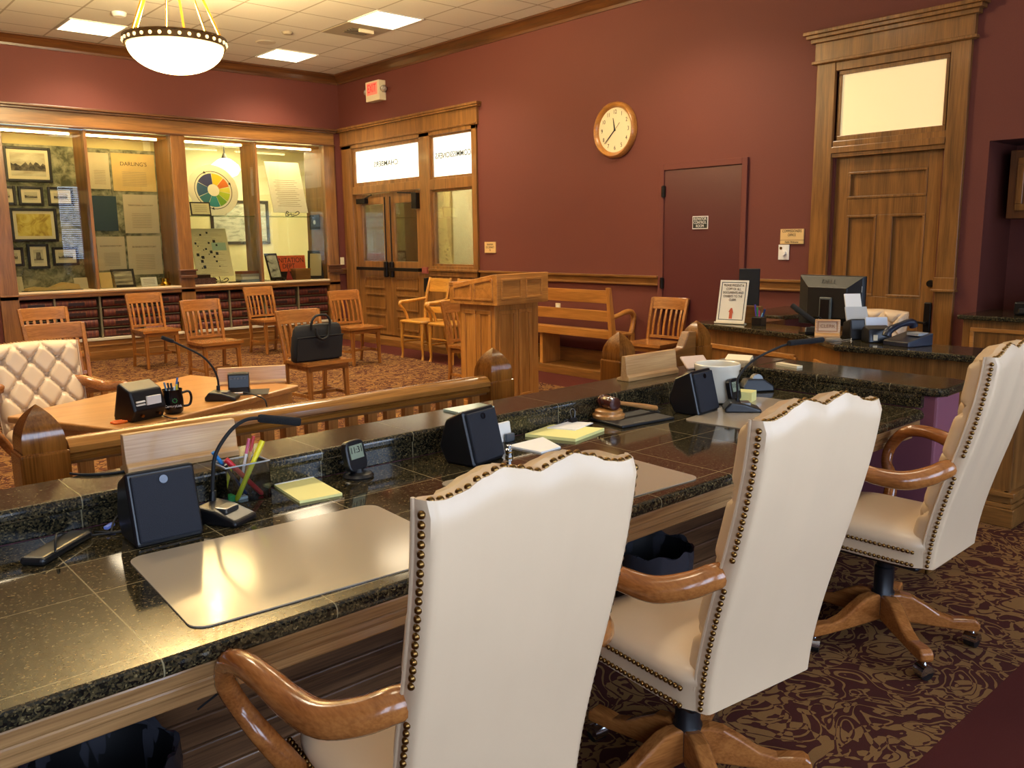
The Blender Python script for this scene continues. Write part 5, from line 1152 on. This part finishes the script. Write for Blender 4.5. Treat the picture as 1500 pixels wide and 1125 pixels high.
# ------------------------------------------------------------------ things on the attorneys' table
TZ = .74
sp2 = speaker(1.275, 4.115, PI+.33, 'black wedge speaker seen from behind on the attorneys table', TZ, .175, .18)
b = MB(); m2 = Matrix.Identity(3)
MB().bx(-.055, .02, .1, .1085, .075, .115).build('rating_label', M_white, sp2); MB().bx(.03, .075, .1, .108, .078, .085).bx(.03, .075, .1, .108, .092, .099).build('print_lines', M_white, sp2); MB().cyl((-.04, .085, .03), (-.04, .112, .028), .007).cyl((.045, .085, .03), (.045, .106, .028), .007).build('socket', M_brass, sp2)
t = thing('mug', 'black mug with white lettering and green emblem holding pens', 'mug', (1.445, 4.115, TZ)); MB().lathe([(.034, 0), (.044, .01), (.049, .04), (.048, .07), (.044, .10), (.047, .118), (.044, .118), (.04, .1), (.044, .05), (.03, .012), (.005, .011)], 36).build('cup', P('mug_black', (14, 14, 16), .18), t, smooth=True)
ha = -.75; hx, hy = math.cos(ha), math.sin(ha)
hx, hy = math.cos(-.2), math.sin(-.2)
MB().tube([(hx*.042, hy*.042, .095), (hx*.075, hy*.075, .10), (hx*.085, hy*.085, .07), (hx*.075, hy*.075, .035), (hx*.044, hy*.044, .03)], .006, 10, smooth=5).build('handle', P('mug_black', (14, 14, 16), .18), t, smooth=True)
fr = Matrix.Rotation(-.33, 3, 'Z') @ BACKWALL; dv = Matrix.Rotation(-.33, 3, 'Z') @ Vector((0, -1, 0))
text('lettering', 'CenturyLink', .016, M_white, t, dv*.0502+Vector((0, 0, .042)), fr, sx=.95, ext=.0012)
m = MB()
for k in range(8):
    a = 2*PI*k/8; c = dv*.0495+fr @ Vector((.008+.0075*math.cos(a), .026+.0075*math.sin(a), 0))+Vector((0, 0, .042)); m.bar(c, c+(fr @ Vector((.004*math.cos(a), .004*math.sin(a), 0))), .003, .002, dv)
m.build('emblem', P('emblem_green', (60, 160, 60), .5), t)
for a, b, c, cp, lb in (((-.01, 0, .02), (-.035, .0, .155), (120, 150, 170), None, 'grey blue pen leaning left in the black mug'), ((0, 0, .02), (-.015, .01, .148), (210, 210, 205), (20, 20, 20), 'white pen with black cap in the black mug'), ((.01, .0, .02), (.0, .01, .145), (40, 90, 140), (20, 20, 24), 'blue pen with black cap in the black mug'), ((.0, .01, .02), (.03, .0, .17), (60, 110, 180), None, 'tall blue pen in the black mug'), ((.015, -.01, .02), (.02, -.012, .14), (228, 214, 60), None, 'yellow pen in the black mug'), ((.02, .01, .02), (.035, .01, .148), (200, 200, 190), (24, 24, 24), 'pale pen with black cap at the right of the black mug'), ((.0, -.015, .02), (.005, -.02, .132), (214, 226, 236), None, 'white pen at the front of the black mug')):
    pen(Vector((1.445, 4.115, TZ))+Vector(a), Vector((1.445, 4.115, TZ))+Vector(b), .0045, c, lb, cp, 'pen')
gooseneck((1.765, 4.28, TZ), PI+.9, [(1.759, 4.33, .775), (1.761, 4.33, .839), (1.737, 4.33, .911), (1.681, 4.33, .978), (1.58, 4.33, 1.041), (1.535, 4.33, 1.068)], [(1.545, 4.33, 1.062), (1.49, 4.33, 1.088)], 'gooseneck microphone bent left on the attorneys table', .010)
t = thing('mic_controller', 'small glossy black timer box beside the table microphone', 'timer', (1.905, 4.40, TZ), -.5); MB().prism([(-.04, 0), (.05, 0), (.045, .03), (.02, .045), (.02, .115), (-.01, .12), (-.03, .11), (-.04, .04)], 'x', -.055, .055).build('case', P('gloss_black', (12, 12, 13), .3), t, bevel=.007)
m = MB()
for k in range(5): m.bx(-.04+k*.018, -.03+k*.018, -.044, -.030, .085, .092)
m.build('buttons', M_steel, t)
t = thing('mouse_pad', 'thin black pad under the timer box on the table', 'pad', (1.965, 4.40, TZ+.0003), -.5); MB().bx(-.06, .1, -.1, .08, 0, .002).build('sheet', M_mblack, t)
t = thing('cable', 'black cable with silver plug dropping from the attorneys table', 'cable', (1.86, 4.28, TZ)); MB().tube([(.0, .02, .02), (.03, -.0, .02), (.07, -.06, .004), (.085, -.11, -.02), (.085, -.125, -.12)], .004, 8, smooth=6).build('cord', M_mblack, t, smooth=True); MB().tube([(-.03, .03, .021), (.015, .008, .021)], .006, 10).build('plug', M_chrome, t, smooth=True)
t = thing('cable', 'short black cable under the speaker on the attorneys table', 'cable', (1.38, 3.99, TZ)); MB().tube([(-.02, .04, .015), (.0, .0, .004), (.03, -.012, .0)], .003, 8, smooth=5).build('cord', M_mblack, t, smooth=True)
t = thing('scissors', 'orange handled scissors beside the speaker on the table', 'scissors', (1.205, 4.06, TZ), .1); m = MB()
for s in (-1, 1): m.tube([(.0+.03*math.cos(a)-.03, s*.014+.012*math.sin(a), .006) for a in [2*PI*k/14 for k in range(15)]], .005, 8)
m.tube([(0, .014, .006), (.03, 0, .006)], .005, 8); m.tube([(0, -.014, .006), (.03, 0, .006)], .005, 8); m.build('handle', P('orange_plastic', (236, 110, 20), .4), t, smooth=True); MB().bar((.02, 0, .005), (.11, .005, .005), .012, .003, w1=.003).build('blade', M_steel, t)
nb = thing('name_block', 'long oak name block on the far corner of the attorneys table', 'nameplate', (2.10, 4.66, TZ), -.45); MB().prism([(-.03, 0), (.04, 0), (.04, .012), (.018, .02), (.012, .10), (-.006, .10), (-.018, .02), (-.03, .012)], 'x', -.19, .19).build('block', wood('pale', 'x'), nb, bevel=.003)

# ------------------------------------------------------------------ clerk counter
CZ = .907
cc = thing('clerk_counter', 'angled oak clerk counter with black granite top before the office door', 'counter', (5.0, 2.6, 0))
def o2(pts): return [(x-5.0, y-2.6) for x, y in pts]
top = o2([(5.33, 3.97), (5.13, 2.89), (4.77, 2.50), (4.82, 1.47), (5.22, 1.45), (5.17, 2.33), (5.48, 2.68), (5.70, 3.93)])
MB().prism(top, 'z', CZ-.04, CZ).build('granite_top', M_granite, cc, bevel=.012, seg=3)
bd = o2([(5.38, 3.93), (5.18, 2.88), (4.83, 2.49), (4.87, 1.52), (5.14, 1.52), (5.10, 2.36), (5.40, 2.72), (5.60, 3.90)])
MB().prism(bd, 'z', 0, CZ-.04).build('body', wood('brown', 'z'), cc, bevel=.003)
def facepanel(a, b, s0, s1, z0, z1, name='panel_molding'):
    a = Vector((*a, 0)); b = Vector((*b, 0)); d = (b-a); L_ = d.length; d.normalize(); nrm = Vector((d.y, -d.x, 0)) 
    m = MB()
    def P3(s, z): return a+d*s+Vector((0, 0, z))
    for s_, e_ in (((s0, z0), (s1, z0)), ((s0, z1), (s1, z1)), ((s0, z0), (s0, z1)), ((s1, z0), (s1, z1))): m.bar(P3(*s_)+nrm*.004, P3(*e_)+nrm*.004, .035, .022, nrm)
    m.build(name, wood('gold', 'y'), cc, bevel=.005)
q = o2([(5.38, 3.93), (5.18, 2.88), (4.83, 2.49), (4.87, 1.52)])
for a, b, s0, s1 in ((q[1], q[0], .12, .93), (q[2], q[1], .1, .42), (q[3], q[2], .12, .86)):
    facepanel(b, a, (Vector(b)-Vector(a)).length-s1, (Vector(b)-Vector(a)).length-s0, .22, .74)
def offs(poly, e):
    c = Vector((sum(p[0] for p in poly)/len(poly), sum(p[1] for p in poly)/len(poly)))
    return poly
for z0, z1, e in ((0, .10, .035), (.10, .125, .025), (.16, .19, .03), (.125, .16, .015)):
    m = MB()
    for a, b in ((q[0], q[1]), (q[1], q[2]), (q[2], q[3])):
        A = Vector((*a, (z0+z1)/2)); B_ = Vector((*b, (z0+z1)/2)); m.bar(A, B_, 2*e, z1-z0)
    A = Vector((*q[3], (z0+z1)/2)); m.bar(A+Vector((-e, 0, 0)), A+Vector((.27, 0, 0)), 2*e, z1-z0)
    m.build('plinth', wood('brown', 'y'), cc, bevel=.005)
ct2 = thing('side_counter', 'short black granite counter against the maroon wall behind the clerk', 'counter', (6.75, 4.0, 0)); MB().prism([(-.46, -.22), (.49, -.30), (.49, .30), (-.40, .2), (-.47, .1)], 'z', .86, .90).build('granite_top', M_granite, ct2, bevel=.012, seg=3); MB().bx(-.3, .48, -.16, .16, 0, .86).build('body', M_wall, ct2)
dsk = thing('clerk_desk', 'low clerk work desk of oak behind the counter', 'desk', (5.55, 2.4, 0)); MB().prism([(-.40, -.9), (.15, -.9), (.15, 1.0), (.02, 1.0), (-.14, .28), (-.44, -.04)], 'z', .70, .735).build('desktop', wood('brown', 'y'), dsk, bevel=.004); MB().bx(-.3, .1, -.85, -.8, 0, .7).bx(-.0, .1, .85, .9, 0, .7).build('side_panel', wood('brown', 'z'), dsk)
# monitor
mo = thing('computer_monitor', 'black computer monitor seen from behind on the clerk desk', 'monitor', (5.50, 2.92, .735), -.08)
m = MB(); rg = []
for x_, k in ((.02, 1), (.0, 1), (-.018, .97), (-.055, .62), (-.06, .6)): rg.append([(x_, a*.245*k, .375+b*.17*k+(1-k)*-.03) for a, b in ((-1, -1), (1, -1), (1, 1), (-1, 1))])
m.rings(rg); m.build('housing', P('monitor_black', (20, 20, 20), .45), mo, bevel=.004)
box('screen', P('screen_dark', (10, 10, 14), .1), (.0195, .022, -.232, .232, .22, .53), mo)
MB().bx(-.075, -.055, -.045, .045, .0, .40).build('stand_frame', P('stand_grey', (92, 96, 90), .4), mo, bevel=.006); MB().bx(-.078, -.074, -.034, .034, .02, .385).build('stand_inset', M_black, mo); MB().bx(-.12, .1, -.12, .12, 0, .015).build('stand_foot', M_black, mo, bevel=.006)
text('lettering', 'DELL', .045, P('deep_grey', (46, 46, 46), .4), mo, (-.040, 0, .505), Matrix(((0, .35, -.94), (-1, 0, 0), (0, .94, .35))), sx=1.1); box('white_tag', M_white, (-.02, -.017, -.235, -.215, .44, .48), mo)
# sign in stand
t = thing('counter_sign', 'framed paper sign asking for exhibit copies, standing on the clerk counter', 'sign', (5.40, 3.66, CZ), -PI/2+.5, rot=(-.24, 0, -PI/2+.22))
box('sign_sheet', P('sign_cream', (232, 222, 196), .6), (-.11, .11, 0, .004, .015, .33), t); m = MB()
m.rectframe(-.095, .095, .03, .315, .004, -.002, 0).build('border', M_ink, t); text('lettering', 'PLEASE PRESENT A\nCOPY OF ALL\nDOCUMENTS AND\nEXHIBITS TO THE\nCLERK', .026, P('sign_ink', (96, 74, 52), .7), t, (0, -.0025, .235), BACKWALL, sx=.72, lead=1.05)
MB().prism([(-.012, .04), (.012, .04), (.012, .09), (.02, .075), (.006, .12), (-.004, .12), (-.02, .09), (-.012, .09)], 'y', -.003, 0).build('red_emblem', P('emblem_red', (196, 84, 50), .6), t)
MB().bx(-.115, .115, -.02, .06, 0, .012).build('stand', M_cream, t)
t = thing('side_monitor', 'thin black screen standing edge-on behind the counter sign', 'monitor', (5.85, 3.79, .90), .35); MB().bx(-.015, .015, -.075, .085, .1, .40).build('screen_body', M_mblack, t, bevel=.006); MB().bx(-.06, .06, -.05, .05, 0, .014).bx(-.01, .01, -.02, .02, .0, .12).build('stand', M_black, t)
t2 = thing('screen_shelf', 'small dark shelf carrying the thin black screen', 'shelf', (5.85, 3.79, 0)); MB().bx(-.15, .2, -.2, .2, .86, .898).build('board', wood('dark', 'y'), t2); MB().bx(-.1, .1, -.15, .15, 0, .86).build('body', wood('dark', 'z'), t2)
t = thing('letter_tray', 'upright wooden letter holder behind the counter sign', 'letter holder', (5.56, 3.62, CZ), .1); MB().bx(-.02, .02, -.12, .09, 0, .13).build('holder', wood('brown', 'y'), t, bevel=.004)
t = thing('pen_holder', 'small dark cup of coloured pens on the clerk counter', 'pen holder', (5.46, 3.45, CZ)); MB().bx(-.035, .035, -.04, .04, 0, .06).build('cup', M_black, t, bevel=.003)
for k, (c, dy, h) in enumerate((((90, 60, 160), .025, .15), ((60, 150, 90), .012, .13), ((180, 60, 130), .0, .11), ((120, 180, 210), -.02, .09), ((40, 60, 120), -.03, .12))):
    pen((5.46, 3.45+dy, CZ+.062), (5.46, 3.45+dy*1.5, CZ+h), .006, c, '%s pen in the dark cup on the clerk counter' % ('violet', 'green', 'magenta', 'pale blue', 'navy')[k], None, 'pen')
nb = thing('name_block', 'wooden name stand on the angled corner of the clerk counter', 'nameplate', (5.02, 2.68, CZ), -PI/2+.52); MB().prism([(-.05, 0), (.05, 0), (.05, .02), (.03, .03), (.025, .12), (.0, .12), (-.012, .035), (-.05, .025)], 'x', -.075, .075).build('block', wood('pale', 'x'), nb, bevel=.005); MB().rectframe(-.06, .06, .045, .112, .006, -.012, -.002).build('inset_frame', wood('gold', 'x'), nb); text('lettering', 'CLERK', .03, P('engraved', (150, 100, 60), .6), nb, (0, -.012, .08), BACKWALL)
t = thing('round_coaster', 'round grey stone coaster under the name stand edge', 'coaster', (4.93, 2.59, CZ)); MB().lathe([(.045, 0), (.048, .003), (.048, .014), (.04, .018)], 24).build('disc', P('stone_grey', (120, 112, 100), .5), t, smooth=True)
gooseneck((5.22, 2.88, CZ), -1.2, [(5.22, 2.86, CZ+.03), (5.22, 2.82, CZ+.07), (5.2, 2.82, CZ+.10), (5.18, 2.84, CZ+.12)], [(5.10, 2.80, CZ+.08), (5.10, 2.98, CZ+.19)], 'thick black microphone on the clerk counter before the monitor', .018)
sc = thing('document_scanner', 'black and white document scanner with raised paper tray on the counter', 'scanner', (5.18, 2.52, CZ), -.75)
MB().prism([(-.08, 0), (.09, 0), (.07, .10), (-.05, .13)], 'x', -.11, .11).build('body', M_black, sc, bevel=.01); MB().prism([(-.10, 0), (-.08, 0), (-.045, .135), (-.06, .14)], 'x', -.02, .115).build('front_cover', P('pale_blue_grey', (206, 214, 224), .35), sc, bevel=.004)
m = MB(); m.bar((-.03, .03, .12), (-.04, .12, .29), .11, .006, (1, 0, 0)); m.M = None; m = MB().prism([(.02, .115), (.035, .12), (.11, .27), (.10, .275)], 'x', -.10, -.0); m.build('paper_tray', M_white, sc); MB().prism([(.015, .11), (.03, .11), (.07, .19), (.06, .195)], 'x', -.105, .03).build('paper_guide', P('guide_grey', (180, 180, 176), .5), sc)
t = thing('desk_speaker', 'small dark cube speaker between scanner and telephone', 'speaker', (5.06, 2.38, CZ), -.75); MB().prism([(-.06, 0), (.07, 0), (.07, .07), (.03, .10), (-.05, .085)], 'x', -.07, .07).build('cabinet', M_black, t, bevel=.008); MB().bx(-.045, -.02, -.063, -.06, .015, .05).build('white_tag', M_cream, t)
t = thing('telephone', 'dark blue desk telephone with raised handset on the clerk counter', 'telephone', (5.03, 2.18, CZ), -PI/2-.3); MB().prism([(-.10, 0), (.10, 0), (.10, .075), (-.10, .03)], 'x', -.09, .09).build('base', P('navy_plastic', (30, 34, 48), .35), t, bevel=.006)
MB().tube([(-.06, -.11, .055), (-.06, -.09, .085), (-.06, 0, .115), (-.06, .085, .125), (-.06, .11, .10)], [.026, .024, .016, .024, .026], 12, smooth=4).build('handset', P('navy_plastic2', (26, 30, 44), .3), t, smooth=True); MB().bx(-.01, .07, .0, .08, .06, .075).build('keypad', P('key_grey', (150, 150, 150), .5), t)
t = thing('eyeglasses', 'wire eyeglasses lying on the edge of the clerk counter', 'glasses', (4.86, 2.44, CZ), .4); m = MB()
for s in (-1, 1): m.tube([(s*.03+.02*math.cos(a), 0, .02+.016*math.sin(a)) for a in [2*PI*k/12 for k in range(13)]], .0015, 6); m.tube([(s*.05, 0, .025), (s*.055, .09, .01)], .0015, 6)
m.build('wire_frame', M_chrome, t, smooth=True)

# ------------------------------------------------------------------ camera, world, lights
cam = bpy.data.cameras.new('camera'); co = bpy.data.objects.new('camera', cam); COL.objects.link(co)
cam.sensor_width = 36; cam.lens = 1245.74*36/1500; cam.clip_start = .05
yaw, pit, rol = math.radians(41.43306), math.radians(-9.66600), math.radians(-.71592)
f = Vector((math.sin(yaw)*math.cos(pit), math.cos(yaw)*math.cos(pit), math.sin(pit))); r = Vector((math.cos(yaw), -math.sin(yaw), 0)); u = r.cross(f)
r2 = r*math.cos(rol)+u*math.sin(rol); u2 = u*math.cos(rol)-r*math.sin(rol)
co.matrix_world = Matrix(((r2.x, u2.x, -f.x, 0), (r2.y, u2.y, -f.y, 0), (r2.z, u2.z, -f.z, 1.55), (0, 0, 0, 1)))
SC.camera = co
wd = bpy.data.worlds.new('world'); SC.world = wd; wd.use_nodes = True
wd.node_tree.nodes['Background'].inputs[0].default_value = (.75, .85, 1, 1); wd.node_tree.nodes['Background'].inputs[1].default_value = .6
SC.view_settings.view_transform = 'Standard'; SC.view_settings.look = 'None'; SC.view_settings.gamma = 1; SC.view_settings.exposure = 0.0
